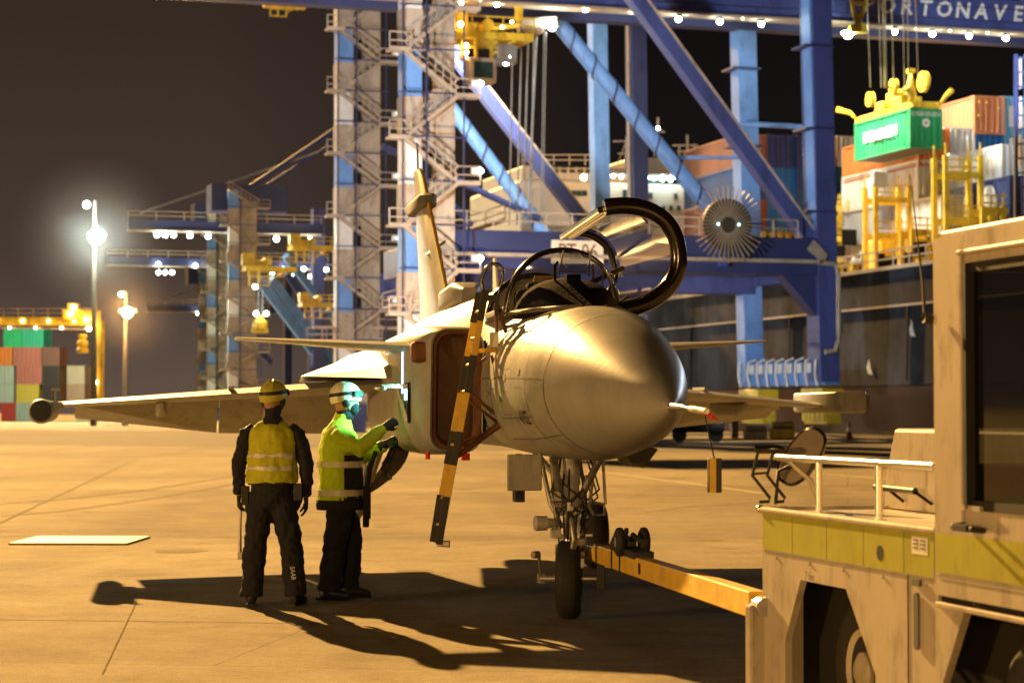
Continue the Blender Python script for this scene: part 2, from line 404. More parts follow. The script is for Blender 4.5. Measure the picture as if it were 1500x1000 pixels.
for (x, y, a, b_) in ((262, 806, .30, .16), (610, 835, .2, .12), (672, 715, .35, .3), (980, 700, .5, .3), (560, 770, .12, .09), (1040, 790, .16, .1)):
    c_ = W(x, y, Yg(y)); b = MB()
    b.add([(c_.x + a * math.cos(t) * (1 + .35 * noise.noise(Vector((math.cos(t) * 1.5 + x, math.sin(t) * 1.5, 0)))), c_.y + b_ * 2 * math.sin(t) * (1 + .35 * noise.noise(Vector((math.cos(t) * 1.5, math.sin(t) * 1.5 + x, 3)))), .0035) for t in [2 * math.pi * i / 28 for i in range(28)]], [tuple(range(28))])
    tag(b.build('oil_stain', M['rubber_mark']), kind='structure')
M['wsglass'] = glassmat('windshield_glass', (.58, .56, .52), .12)
M['polegrey'] = mat('pole_paint', (.10, .085, .06), .7, 0, .2, 2)
pl = MB(); a = W(12, 800, Yg(800)); pl.box((-5.25, 25.85, .014), (1.42, 1.4, .022), R(-1.5))
tag(pl.build('steel_plate', M['plate'], bevel=.006), 'flat white painted plate lying on the concrete left of the two workers', 'plate')
# ------------------------------------------------------------------ the jet (local: x = its left / image right, y = aft, z = up)
JA = R(9.8)
jet = thing('fighter_jet', 'grey fighter jet with its canopy open and a large round nose cone', 'aircraft', (.985, 13.1, 0), JA)
JM = WM(jet)
def J(x, y, z): return JM @ Vector((x, y, z))
SEC = [  # y, zc, hw, ht, hb, exponent
    (0.00, 1.622, .020, .020, .020, 2), (0.06, 1.626, .048, .048, .048, 2), (.2, 1.64, .115, .115, .115, 2), (.45, 1.665, .205, .20, .205, 2), (.8, 1.70, .31, .305, .305, 2),
    (1.2, 1.735, .415, .41, .41, 2), (1.6, 1.765, .495, .49, .48, 2), (2.0, 1.785, .56, .55, .54, 2.05), (2.4, 1.79, .575, .57, .56, 2.1),
    (2.9, 1.79, .575, .60, .56, 2.15), (3.5, 1.79, .555, .61, .56, 2.2), (4.1, 1.79, .50, .62, .55, 2.3), (4.7, 1.79, .45, .66, .54, 2.3),
    (5.3, 1.79, .43, .78, .53, 2.1), (6.0, 1.79, .43, .90, .52, 1.9), (7.0, 1.79, .46, .90, .52, 1.8), (8.5, 1.8, .52, .88, .52, 1.8),
    (10.5, 1.85, .55, .80, .50, 1.9), (12.0, 1.9, .50, .62, .46, 2), (12.9, 1.92, .40, .42, .38, 2)]
def sec(y):
    if y <= SEC[0][0]: return SEC[0][1:]
    for i in range(len(SEC) - 1):
        if SEC[i][0] <= y <= SEC[i + 1][0]:
            t = (y - SEC[i][0]) / (SEC[i + 1][0] - SEC[i][0])
            p0, p1, p2, p3 = SEC[max(i - 1, 0)], SEC[i], SEC[i + 1], SEC[min(i + 2, len(SEC) - 1)]
            h = p2[0] - p1[0]; out = []
            for k in range(1, 6):
                m1 = (p2[k] - p0[k]) / max(1e-6, p2[0] - p0[0]) * h; m2 = (p3[k] - p1[k]) / max(1e-6, p3[0] - p1[0]) * h
                out.append((2*t**3 - 3*t*t + 1) * p1[k] + (t**3 - 2*t*t + t) * m1 + (-2*t**3 + 3*t*t) * p2[k] + (t**3 - t*t) * m2)
            return out
    return SEC[-1][1:]
def skin(y, th, off=0):
    """th: angle from +x (aircraft left), counter-clockwise towards the top"""
    zc, hw, ht, hb, n = sec(y); c, s = math.cos(th), math.sin(th)
    hz = ht if s >= 0 else hb
    x = (hw + off) * math.copysign(abs(c) ** (2 / n), c); z = (hz + off) * math.copysign(abs(s) ** (2 / n), s)
    return Vector((x, y, zc + z))
NT = 56
def hullrings(ys, off=0): return [[skin(y, 2 * math.pi * k / NT, off) for k in range(NT)] for y in ys]
def fr(a, b, n): return [a + (b - a) * i / n for i in range(n + 1)]
b = MB(); b.rings(hullrings([0, .015, .03, .06, .1, .15] + fr(.2, 1.62, 18))); b.build('radome', M['radome'], jet, smooth=40)
b = MB(); b.rings(hullrings(fr(1.62, 12.9, 74))); b.build('fuselage', M['jet'], jet, smooth=40)
def seam(y, w_=.010, t0=0, t1=360, name='panel_seam', m='jetdark', off=.0025):
    b = MB(); n = 48
    b.rings([[skin(yy, R(t0 + (t1 - t0) * k / n), off) for k in range(n + 1)] for yy in (y, y + w_)], cap=(False, False), close=False)
    return b.build(name, M[m], jet, smooth=180)
def lseam(th0, th1, y0, y1, w_=.008, name='panel_seam', m='jetdark'):
    b = MB(); n = 20; rg = []
    for i in range(n + 1):
        t = i / n; th = R(th0 + (th1 - th0) * t); y = y0 + (y1 - y0) * t
        rg.append([skin(y, th - w_, .0025), skin(y, th + w_, .0025)])
    b.rings(rg, cap=(False, False), close=False); return b.build(name, M[m], jet, smooth=180)
seam(1.62, .012); seam(2.02, .008); seam(2.52, .008, 100, 440); seam(3.2, .008, 170, 300)
lseam(176, 176, 2.05, 4.6); lseam(150, 148, 2.1, 3.3); lseam(205, 205, 2.05, 3.2); lseam(224, 226, 1.66, 3.4); lseam(176, 176, 1.62, 2.05)
for (y0, y1, a0, a1) in ((2.12, 2.42, 182, 200), (2.65, 3.05, 185, 202), (3.3, 3.8, 182, 200), (2.62, 3.05, 155, 170), (2.1, 2.4, 120, 142)):
    lseam(a0, a0, y0, y1, .004); lseam(a1, a1, y0, y1, .004); seam(y0, .005, a0, a1); seam(y1, .005, a0, a1)
# small dark vents and blade probes on the nose side
for (y, a, l_) in ((2.75, 176, .16), (2.95, 190, .12), (2.2, 172, .1)):
    b = MB(); b.rings([[skin(y + l_ * i / 4, R(a + 2.2 * s_), .004) for s_ in (-1, 1)] for i in range(5)], cap=(False, False), close=False)
    b.build('vent', M['jetdark'], jet, smooth=180)
b = MB(); vs, fs = text_mb('4102', .16)
b.add([skin(2.28 - v.x * 1.0 - .02, R(206) - v.y / .56, .004) for v in vs], fs)
b.build('side_number', M['black'], jet)
# pitot probe
b = MB(); b.tube([(0, .03, 1.62), (0, -.30, 1.615), (.0, -.34, 1.612), (0, -.86, 1.59)], [.028, .020, .013, .011], 10)
b.tube([(-.05, -.70, 1.60), (.05, -.70, 1.60)], .006, 6)
b.build('pitot_probe', M['silver'], jet, smooth=40)
b = MB(); b.tube([(0, -.46, 1.607), (0, -.52, 1.604), (0, -.84, 1.592)], [.018, .022, .019], 10)
cov = thing('pitot_cover', 'pitot cover on the nose probe with a yellow and black weight hanging from it', 'probe cover', J(0, -.8, 1.59))
cm = WM(cov)
pc = MB(); pc.v = [JM @ v for v in b.v]; pc.f = b.f; pc.build('sleeve', M['reflect'], cov, local=False, smooth=40)
p = J(0, -.80, 1.57); q = W(1046.5, 672, p.y)
c = MB(); c.tube([p, q], .004, 6); c.build('cord', M['black'], cov, local=False)
c = MB(); z0, z1 = W(0, 671, p.y).z, W(0, 721, p.y).z
c.box((q.x, q.y, (z0 + z1) / 2), (.076, .05, z0 - z1), R(8)); c.build('weight', M['black'], cov, local=False, bevel=.004)
c = MB(); c.box((q.x - .012, q.y - .028, (z0 + z1) / 2), (.038, .006, (z0 - z1) * .99), R(8)); c.build('yellow_tape', M['yellow'], cov, local=False)
c = MB(); k = J(0, -.6, 1.6)
for i in range(3):
    c.tube([k + V(.0, 0, 0), k + V(.03 + .03 * i, -.02, -.015 - .012 * i), k + V(.09 + .02 * i, .0, -.02 - .02 * i)], [.006, .012, .004], 6, r2=.003)
c.build('ribbon', M['redflag'], cov, local=False)

# windshield and cockpit
def arch(y, hw, h, z0, n=20, p=2.0, dy=0):
    return [Vector((hw * math.copysign(abs(math.cos(t)) ** (2 / p), math.cos(t)), y - dy * math.sin(t), z0 + h * abs(math.sin(t)) ** (2 / p))) for t in [math.pi * k / n for k in range(n + 1)]]
WY = 3.42
b = MB(); rg = []
for i in range(13):
    t = i / 12; u = math.sin(t * math.pi / 2)
    rg.append(arch(2.28 + (WY - 2.28) * t, .445 * (.18 + .82 * math.sqrt(t)), .50 * (u ** .9) + .012, 2.325, 24, 2.15))
b.rings(rg, cap=(False, False), close=False); wsh = b.build('windshield', M['wsglass'], jet, smooth=180)
b = MB(); b.tube(arch(WY + .02, .45, .515, 2.33, 28, 2.15), [.022] * 29, 8, r2=[.030] * 29); b.build('windshield_arch', M['gloss_black'], jet, smooth=60)
b = MB()
for s_ in (-1, 1): b.tube([Vector((s_ * .45 * (.18 + .82 * math.sqrt(t)), 2.28 + (WY - 2.28) * t, 2.345)) for t in fr(0, 1, 10)], .018, 6)
b.build('windshield_sill', M['jetdark'], jet, smooth=60)
b = MB()  # coaming: dark hump under the windshield
b.rings([[Vector((hw * math.cos(t), y, 2.30 + h * math.sin(t) ** .8 if math.sin(t) > 0 else 2.30)) for t in [math.pi * k / 16 for k in range(17)]] for y, hw, h in
         ((2.4, .14, .03), (2.65, .25, .12), (2.9, .34, .22), (3.1, .38, .30), (3.3, .40, .32), (3.42, .40, .28))])
cp = b.build('instrument_coaming', M['cockpit'], jet, smooth=50)
b = MB(); b.box((0, 3.08, 2.60), (.11, .12, .06)); b.tube([(-.13, 3.1, 2.5), (-.13, 3.1, 2.7), (-.11, 3.08, 2.73)], .012, 6); b.build('hud_housing', M['cockpit'], jet, bevel=.01)
b = MB(); b.prism([(-.11, 3.02, 2.64), (.11, 3.02, 2.64), (.10, 2.90, 2.80), (-.10, 2.90, 2.80)], (0, .006, .004)); b.build('hud_glass', M['glass'], jet)
b = MB()
for s_ in (-1, 1): b.tube([(s_ * .115, 3.02, 2.62), (s_ * .105, 2.90, 2.80)], .007, 6)
b.tube([(.16, 3.25, 2.5), (.19, 3.2, 2.62), (.17, 3.15, 2.72)], .010, 6); b.tube([(.30, 3.38, 2.45), (.31, 3.4, 2.7)], .008, 6)
b.build('hud_frame', M['steel'], jet)
# ejection seat
b = MB(); b.box((0, 4.35, 2.42), (.44, .22, .32)); b.box((0, 4.30, 2.58), (.28, .18, .12)); seatb = b.build('ejection_seat', M['cockpit'], jet, bevel=.03)
b = MB(); b.box((0, 4.20, 2.58), (.20, .06, .10)); b.build('headrest', M['cockpit'], seatb, bevel=.02)
b = MB(); b.tube([(-.09, 4.2, 2.64), (-.09, 4.18, 2.68), (.09, 4.18, 2.68), (.09, 4.2, 2.64)], .012, 6); b.build('seat_handle', M['yellow'], seatb)
b = MB()  # cockpit sides and bulkhead behind the seat
b.rings([arch(4.60, .40, .34, 2.36, 16), arch(4.85, .38, .38, 2.36, 16), arch(5.5, .30, .36, 2.34, 16)]); b.build('rear_deck', M['jet'], jet, smooth=50)
b = MB(); b.tube(arch(4.58, .41, .35, 2.37, 20), .022, 8); b.build('rear_arch', M['gloss_black'], jet, smooth=60)
b = MB()
for s_ in (-1, 1): b.bar((s_ * .455, 3.42, 2.375), (s_ * .40, 4.65, 2.375), .05, .05)
b.build('cockpit_sill', M['jetdark'], jet, bevel=.01)

# canopy, hinged on the aircraft's left sill and thrown open
cano = bpy.data.objects.new('canopy', None)  # replaced below by the frame mesh
bpy.data.objects.remove(cano)
HX, HZ = .47, 2.36
CR = Matrix.Rotation(R(79), 3, 'Y')
def CP(x, y, z):                                # closed position -> open position
    return Vector((HX, 0, HZ)) + CR @ Vector((x - HX, 0, z - HZ)) + Vector((0, y, 0))
cy0, cy1 = 3.36, 5.0
def carch(t, grow=0): 
    hw = (.405 - .08 * t) + grow; h = (.52 - .15 * t) + grow
    return [CP(.045 + hw * math.copysign(abs(math.cos(a)) ** .85, math.cos(a)) + .0, cy0 + (cy1 - cy0) * t, 2.36 + h * abs(math.sin(a)) ** .93) for a in [math.pi * k / 28 for k in range(29)]]
b = MB(); b.tube(carch(0), .068, 12, r2=.060); frame = b.build('canopy_frame', M['gloss_black'], jet, smooth=60)
b = MB(); b.tube(carch(1), .030, 8); b.build('rear_frame', M['gloss_black'], frame, smooth=60)
b = MB(); b.bar(CP(-.35, cy0, 2.37), CP(-.27, cy1, 2.37), .05, .13, up=CP(0, 0, 3) - CP(0, 0, 2)); b.bar(CP(.455, cy0, 2.37), CP(.375, cy1, 2.37), .05, .09)
b.build('canopy_sill', M['gloss_black'], frame, bevel=.012)
b = MB(); b.bar(CP(-.31, cy0 + .05, 2.40), CP(-.24, cy1 - .05, 2.40), .012, .05, up=CP(0, 0, 3) - CP(0, 0, 2)); b.build('seal_strip', M['silver'], frame)
b = MB(); b.rings([carch(t, .012) for t in fr(0, 1, 8)], cap=(False, False), close=False); b.build('canopy_glass', M['glass'], frame, smooth=180)
b = MB()
for yy in (3.7, 4.3): b.tube([(.40, yy, 2.36), (.46, yy, 2.42), CP(.35, yy, 2.5)], .014, 6)
b.tube([(.10, 4.62, 2.5), CP(.1, 4.62, 2.72)], .022, 8)
b.build('canopy_strut', M['gloss_black'], frame, smooth=60)

# intakes
def rrect(cx, cz, hw, hh, r, y, n=6):
    out = []
    for (sx_, sz_, a0) in ((1, 1, 0), (-1, 1, 90), (-1, -1, 180), (1, -1, 270)):
        for i in range(n + 1):
            a = R(a0 + 90 * i / n); out.append(Vector((cx + sx_ * (hw - r) + r * math.cos(a), y, cz + sz_ * (hh - r) + r * math.sin(a))))
    return out
for s_ in (-1, 1):
    def rr(y, inn, out, hh, r, sl=0, dz=0):
        pts = rrect(0, 1.765 + dz, (out - inn) / 2, hh, r, y)
        return [Vector((s_ * (inn + out) / 2 + p.x, p.y + sl * (p.z - 1.765), p.z)) for p in pts]
    b = MB(); b.rings([rr(4.86, .450, .845, .485, .12, -.1), rr(4.72, .442, .855, .495, .13, -.1), rr(4.70, .43, .875, .51, .14, -.1), rr(4.76, .42, .92, .525, .16, -.08), rr(4.9, .42, .985, .535, .18, -.04), rr(5.15, .42, 1.03, .545, .20), rr(6.2, .40, 1.06, .545, .22),
                       rr(8, .35, 1.04, .53, .26), rr(10, .25, .86, .46, .26), rr(12, .2, .6, .36, .18)], cap=(False, True))
    duct = b.build('intake_duct', M['jet'], jet, smooth=40)
    b = MB(); b.rings([rr(4.715, .447, .850, .492, .13, -.1), rr(4.722, .470, .825, .468, .12, -.1)], cap=(False, False))
    b.rings([rr(4.722, .470, .825, .468, .12, -.1), rr(4.80, .472, .823, .466, .12, -.1)], cap=(False, False)); b.build('rim', M['redrim'], duct, smooth=40)
    b = MB(); b.rings([rr(4.75, .47, .825, .468, .12, -.1), rr(4.80, .50, .795, .435, .11, -.1), rr(4.80, .64, .65, .2, .004, -.1)], cap=(False, True)); b.build('intake_cover', M['brown'], duct, smooth=50)
    b = MB(); b.box((s_ * .425, 5.1, 1.78), (.05, .7, .80)); b.build('splitter_gap', M['hole'], duct)
    # red cover block at the canard root
    b = MB(); b.box((s_ * .955, 4.80, 2.08), (.15, .16, .175)); b.build('root_cover', M['redrim'], jet, bevel=.03)
    # canard
    def foil(root, tip, name, parent, m='jet', tk=.045, tt=.012, n=10):
        """root/tip: (x, yLE, yTE, z)"""
        rgs = []
        for t in fr(0, 1, 6):
            x = root[0] + (tip[0] - root[0]) * t; y0 = root[1] + (tip[1] - root[1]) * t; y1 = root[2] + (tip[2] - root[2]) * t
            z = root[3] + (tip[3] - root[3]) * t; k = tk + (tt - tk) * t; r_ = []
            for i in range(n + 1):
                u = i / n; r_.append(Vector((x, y0 + (y1 - y0) * u, z + k * (math.sqrt(u) * (1 - u) * 2.2 + .04 * (1 - u)))))
            for i in range(n - 1, 0, -1):
                u = i / n; r_.append(Vector((x, y0 + (y1 - y0) * u, z - k * (math.sqrt(u) * (1 - u) * 2.2))))
            rgs.append(r_)
        b = MB(); b.rings(rgs); return b.build(name, M[m], parent, smooth=35)
    foil((s_ * 1.0, 4.95, 6.5, 2.135), (s_ * 2.42, 6.05, 6.6, 2.235), 'canard', jet, tk=.055, tt=.012)
    # main wing, flaps, tip pod, pylon
    foil((s_ * .75, 6.25, 10.75, 1.85), (s_ * 4.16, 9.75, 10.75, 1.650), 'wing', jet, tk=.085, tt=.035, n=14)
    b = MB(); b.rings([[Vector((s_ * .95, 5.9, 1.93)), Vector((s_ * 1.02, 5.9, 1.99)), Vector((s_ * 1.02, 5.9, 1.88))], [Vector((s_ * .9, 7.5, 1.9)), Vector((s_ * 1.02, 7.5, 2.2)), Vector((s_ * 1.75, 7.5, 1.92))],
                       [Vector((s_ * .9, 10.5, 1.9)), Vector((s_ * 1.0, 10.5, 2.2)), Vector((s_ * 1.55, 10.5, 1.90))]]); b.build('wing_root_fairing', M['jet'], jet, smooth=50)
    for (xa, za, da, xb, zb, db) in ((1.08, 1.825, -.50, 2.40, 1.755, -.42), (2.42, 1.753, -.415, 3.98, 1.655, -.15)):
        b = MB(); dy = .60
        b.prism([(s_ * xa, 10.73, za), (s_ * xb, 10.73, zb), (s_ * xb, 10.73 + dy * .9, zb + db), (s_ * xa, 10.73 + dy, za + da)], (0, .03, .035))
        b.build('elevon', M['jet'], jet, bevel=.008)
    b = MB(); b.prism([(s_ * 2.36, 8.02, 1.80), (s_ * 2.41, 8.02, 1.80), (s_ * 2.41, 8.5, 1.80), (s_ * 2.36, 8.5, 1.80)], (0, 0, .03)); b.build('dogtooth', M['jet'], jet)
    b = MB(); b.rings([rrect(s_ * 3.05, 1.60, .055, .075, .03, y_) if i in (1, 2) else rrect(s_ * 3.05, 1.64, .02, .03, .01, y_) for i, y_ in enumerate((8.9, 9.15, 9.9, 10.3))]); b.build('pylon', M['jet'], jet, smooth=50)
    b = MB(); b.rings([rrect(s_ * 1.95, 1.62, .055, .10, .03, y_) if i in (1, 2) else rrect(s_ * 1.95, 1.70, .02, .03, .01, y_) for i, y_ in enumerate((7.9, 8.15, 9.9, 10.3))]); b.build('pylon', M['jet'], jet, smooth=50)
    pod = MB()
    if s_ < 0:
        pod.lathe((s_ * 4.25, 9.12, 1.585), (0, 1, 0), ((0, .085), (.02, .118), (.10, .128), (.3, .125), (1.9, .11), (2.2, .05)), 24)
        po = pod.build('wingtip_pod', M['jet'], jet, smooth=40)
        c = MB(); c.lathe((s_ * 4.25, 9.105, 1.585), (0, 1, 0), ((0, .01), (.004, .10), (.02, .106), (.05, .106)), 24); c.build('nose_cap', M['black'], po, smooth=40)
        c = MB(); c.box((s_ * 4.13, 10.0, 1.645), (.16, 1.6, .07)); c.tube([(s_ * 4.12, 9.5, 1.68), (s_ * 4.12, 9.5, 1.79)], .012, 6); c.box((s_ * 4.12, 9.5, 1.81), (.09, .05, .03)); c.build('tip_rail', M['jet'], po, bevel=.01)
    else:
        pod.rings([rrect(s_ * 4.35, 1.685, .165, .105, .03, 9.3), rrect(s_ * 4.35, 1.685, .18, .118, .035, 9.33), rrect(s_ * 4.33, 1.68, .18, .115, .035, 10.75), rrect(s_ * 4.33, 1.68, .12, .08, .03, 10.9)])
        po = pod.build('wingtip_pod', M['jet'], jet, smooth=40)
        c = MB(); c.box((s_ * 4.55, 9.9, 1.68), (.05, 1.1, .16)); c.build('tip_rail', M['jetdark'], po, bevel=.01)
# fin
b = MB()
def fring(z, y0, y1, k):
    n = 8; r_ = [Vector((k * math.sqrt(i / n) * (1 - i / n) * 2.2, y0 + (y1 - y0) * i / n, z)) for i in range(n + 1)]
    return r_ + [Vector((-p.x, p.y, p.z)) for p in r_[-2:0:-1]]
b.rings([fring(2.45, 9.0, 12.2, .10), fring(2.9, 9.95, 12.2, .08), fring(4.35, 11.95, 12.8, .045), fring(4.47, 12.3, 12.85, .03)]); fin = b.build('tail_fin', M['jet'], jet, smooth=40)
b = MB(); b.tube([(0, 9.93, 2.9), (0, 11.93, 4.35), (0, 12.25, 4.46)], .022, 6); b.build('leading_edge', M['yellow'], fin, smooth=60)
b = MB(); b.rings([rrect(0, 4.02, .05, .05, .02, 11.4), rrect(0, 4.02, .10, .085, .04, 11.5), rrect(0, 4.02, .09, .08, .04, 12.8), rrect(0, 4.02, .03, .03, .01, 13.0)]); b.build('antenna_pod', M['jetdark'], fin, smooth=50)
b = MB(); b.tube([(-.0, 12.4, 4.45), (0, 12.5, 4.8)], .012, 6); b.tube([(-.08, 11.0, 3.35), (.12, 10.9, 3.5)], .016, 6); b.build('antenna', M['steel'], fin)
b = MB(); b.rings([rrect(0, 2.75, .08, .08, .04, 8.3), rrect(0, 2.78, .16, .12, .07, 8.6), rrect(0, 2.75, .14, .12, .07, 9.6)]); b.build('spine_scoop', M['jet'], jet, smooth=50)
b = MB(); b.rings([rrect(0, 2.79, .11, .07, .05, 8.585), rrect(0, 2.79, .11, .07, .05, 8.62)]); b.build('scoop_mouth', M['hole'], jet)
b = MB(); b.prism([(0, 6.6, 2.66), (0, 6.85, 2.66), (0, 6.85, 3.02), (0, 6.75, 3.02)], (.02, 0, 0)); b.build('blade_antenna', M['white'], jet)
b = MB(); b.lathe((0, 12.7, 1.93), (0, 1, 0), ((0, .44), (.3, .42), (.9, .34), (.9, .30), (.3, .32), (.2, .01))); b.build('engine_nozzle', M['steel'], jet, smooth=40)

# nose gear
NG = 3.2
ng = MB()
ng.tube([(0, NG - .05, 1.35), (0, NG, .85)], .075, 16); ng.tube([(0, NG, .95), (0, NG, .82)], .09, 16)
gear = ng.build('nose_gear', M['gearwhite'], jet, smooth=45)
b = MB(); b.tube([(0, NG, .9), (0, NG, .34)], .052, 14); b.build('oleo_piston', M['silver'], gear, smooth=45)
b = MB()
b.tube([(-.20, NG - .35, 1.30), (-.10, NG - .1, 1.0), (-.05, NG, .80)], .028, 8); b.tube([(.20, NG - .35, 1.30), (.10, NG - .1, 1.0), (.05, NG, .80)], .028, 8)
b.tube([(-.22, NG + .1, 1.30), (-.13, NG + .1, .88), (-.05, NG + .02, .7)], .018, 8); b.tube([(-.12, NG + .1, 1.28), (-.12, NG - .12, .72)], .022, 8)
b.tube([(.17, NG - .2, 1.32), (.13, NG - .12, .86), (.17, NG - .1, .80), (.25, NG - .1, .80), (.25, NG - .1, .88), (.14, NG - .12, .9)], .013, 6)
b.tube([(.24, NG - .1, 1.25), (.26, NG - .1, .88)], .012, 6)
b.tube([(0, NG - .06, .80), (0, NG - .20, .62), (0, NG - .05, .44)], .026, 8)
b.tube([(.05, NG - .1, 1.3), (.40, NG - .4, 1.32)], .015, 6)
b.build('drag_brace', M['steel'], gear, smooth=50)
b = MB()
random.seed(3)
for i in range(13):   # hoses and lines
    x0, x1 = random.uniform(-.12, .14), random.uniform(-.09, .1); z0_, z1_ = random.uniform(1.0, 1.3), random.uniform(.42, .75)
    b.tube([(x0, NG - .09, z0_), (x0 * 1.5, NG - .12, (z0_ + z1_) / 2 + .08), (x1 * 1.3, NG - .1, (z0_ + z1_) / 2 - .1), (x1, NG - .06, z1_)], random.uniform(.005, .010), 6)
b.build('hydraulic_line', M['black'], gear, smooth=60)
for i in range(12):
    x, z = random.uniform(-.13, .13), random.uniform(.42, 1.15)
    b = MB(); b.box((x, NG - .08 + random.uniform(-.03, .03), z), (random.uniform(.03, .08), .06, random.uniform(.025, .08)), random.uniform(-.4, .4)); b.build('actuator', M['steel'], gear, bevel=.005)
b = MB(); b.cyl((-.10, NG - .08, .50), (.10, NG - .08, .50), .035, 12); b.build('steering_unit', M['steel'], gear, bevel=.005)
b = MB(); b.lathe((-.14, NG - .1, .74), (-1, -.12, 0), ((0, .035), (.05, .04), (.06, .055), (.15, .058), (.155, .045)), 16); b.box((-.12, NG - .06, .66), (.07, .07, .07)); b.build('taxi_light', M['gearwhite'], gear, smooth=45)
for k, (dx, ) in enumerate(((0,),)):
    st = R(-14); ax = Vector((math.cos(st), math.sin(st), 0))
    c0 = Vector((0, NG + .02, .305)) + ax * dx
    b = MB(); b.lathe(c0, ax, ((-.085, .15), (-.096, .20), (-.095, .250), (-.078, .286), (-.045, .303), (.045, .303), (.078, .286), (.095, .250), (.096, .20), (.085, .15), (0, .14)), 32)
    wh = b.build('nose_wheel', M['tyre'], gear, smooth=50)
    b = MB(); b.lathe(c0, ax, ((-.088, .02), (-.088, .06), (-.06, .08), (-.055, .13), (-.086, .155), (.086, .155), (.055, .13), (.06, .08), (.088, .06), (.088, .02)), 24); b.build('rim', M['gearwhite'], wh, smooth=40)
b = MB(); b.tube([(-.22, NG + .05, .31), (.2, NG - .05, .31)], .03, 10); b.box((-.21, NG + .06, .31), (.05, .07, .07)); b.tube([(-.21, NG + .05, .31), (-.25, NG - .05, .50)], .014, 6)
b.tube([(-.25, NG - .05, .50), (-.30, NG - .08, .50)], .028, 8); b.build('axle', M['steel'], gear, smooth=45)
# doors and blades under the nose
b = MB(); b.box((-.43, 2.75, 1.135), (.26, .03, .27)); b.build('nose_gear_door', M['jet'], jet, bevel=.01)
b = MB(); b.prism([(.36, 2.9, 1.30), (.58, 2.9, 1.32), (.64, 2.95, 1.30), (.52, 2.9, 1.16), (.42, 2.9, 1.18)], (.02, .5, 0)); b.build('nose_gear_door', M['jetdark'], jet, bevel=.008)
b = MB(); b.box((-.36, 3.4, 1.00), (.075, .14, .22)); b.box((-.36, 3.4, 1.18), (.04, .10, .16)); b.build('blade_antenna', M['black'], jet, bevel=.006)
b = MB(); b.tube([(-.95, 4.3, 1.26), (-.95, 4.3, 1.20)], .02, 8); b.box((-.64, 4.3, 1.22), (.06, .08, .06)); b.build('drain_mast', M['redflag'], jet)
# hanging curved wheel-well door below the right intake
b = MB(); rg = []
for i in range(9):
    t = i / 8; a = R(8 + 62 * t)
    cx_, cz_ = -1.30 + .36 * math.sin(a) * 1.0, .86 + .42 * math.cos(a) * 1.0
    wv = .12 + .0 * t
    rg.append([Vector((-1.02 - .32 * t * t - .02, 5.9, 1.30 - .44 * t)), Vector((-.86 - .10 * math.sin(t * 3) * 0 - .36 * t ** 2.2, 6.2, 1.30 - .44 * t)), Vector((-.88 - .36 * t ** 2.2, 6.22, 1.28 - .44 * t)), Vector((-1.05 - .32 * t * t, 5.92, 1.28 - .44 * t))])
b.rings(rg); b.tube([(-1.0, 6, 1.3), (-1.12, 6, 1.12), (-1.06, 6, .98)], .02, 6); b.build('main_gear_door', M['jetdark'], jet, smooth=40)
# main gear
for s_ in (-1, 1):
    cx = s_ * 1.30; my = 8.4
    b = MB(); b.tube([(s_ * .85, my - .1, 1.4), (cx - s_ * .17, my, .55), (cx - s_ * .14, my, .335)], [.06, .05, .05], 12); b.tube([(s_ * .6, my + .1, 1.3), (cx - s_ * .2, my + .05, .7)], .03, 8)
    b.tube([(s_ * .95, my - .6, 1.3), (cx - s_ * .2, my, .62)], .03, 8); b.tube([(cx - s_ * .2, my - .16, .62), (cx - s_ * .12, my - .2, .5)], .05, 8)
    mg = b.build('main_gear', M['gearwhite'], jet, smooth=45)
    ax = Vector((1, -.05, 0)).normalized()
    b = MB(); b.lathe((cx, my, .335), ax, ((-.10, .17), (-.115, .22), (-.11, .28), (-.08, .32), (-.03, .335), (.03, .335), (.08, .32), (.11, .28), (.115, .22), (.10, .17), (0, .16)), 36)
    wh = b.build('main_wheel', M['tyre'], mg, smooth=50)
    b = MB(); b.lathe((cx, my, .335), ax, ((-.09, .02), (-.09, .08), (-.05, .10), (-.05, .15), (-.095, .18), (.095, .18), (.05, .15), (.05, .1), (.09, .08), (.09, .02)), 24); b.build('rim', M['gearwhite'], wh, smooth=40)
    b = MB(); b.prism([(s_ * 1.02, my - .4, 1.35), (s_ * 1.02, my + .4, 1.35), (s_ * 1.08, my + .3, .85), (s_ * 1.08, my - .3, .85)], (s_ * .02, 0, 0)); b.build('main_gear_door', M['jet'], jet)
# open service panel with its small light on the right intake
b = MB(); b.box((-1.022, 5.12, 1.66), (.02, .26, .34)); b.build('service_bay', M['hole'], jet, bevel=.005)
b = MB(); b.box((-1.13, 5.0, 1.80), (.24, .012, .03)); b.ball((-1.26, 5.0, 1.785), (.055, .04, .025)); b.build('service_hatch', M['silver'], jet, smooth=40)
b = MB(); b.box((-1.04, 5.05, 1.73), (.012, .05, .09)); b.build('status_light', emis('cyan_panel_light', (.3, .9, 1), 9), jet)
lp = J(-1.30, 5.02, 1.84)
light('panel_light', 'SPOT', J(-1.075, 5.0, 1.80), 55, (.22, 1, .80), target=(-1.42, 17.98, 1.66), spot_size=R(75), spot_blend=.7, shadow_soft_size=.03)
# white strip along the intake side
b = MB(); b.box((-1.037, 5.3, 1.95), (.012, .05, .42)); b.build('fluorescent_strip', emis('cool_strip', (.5, .65, 1), 1.1), jet)

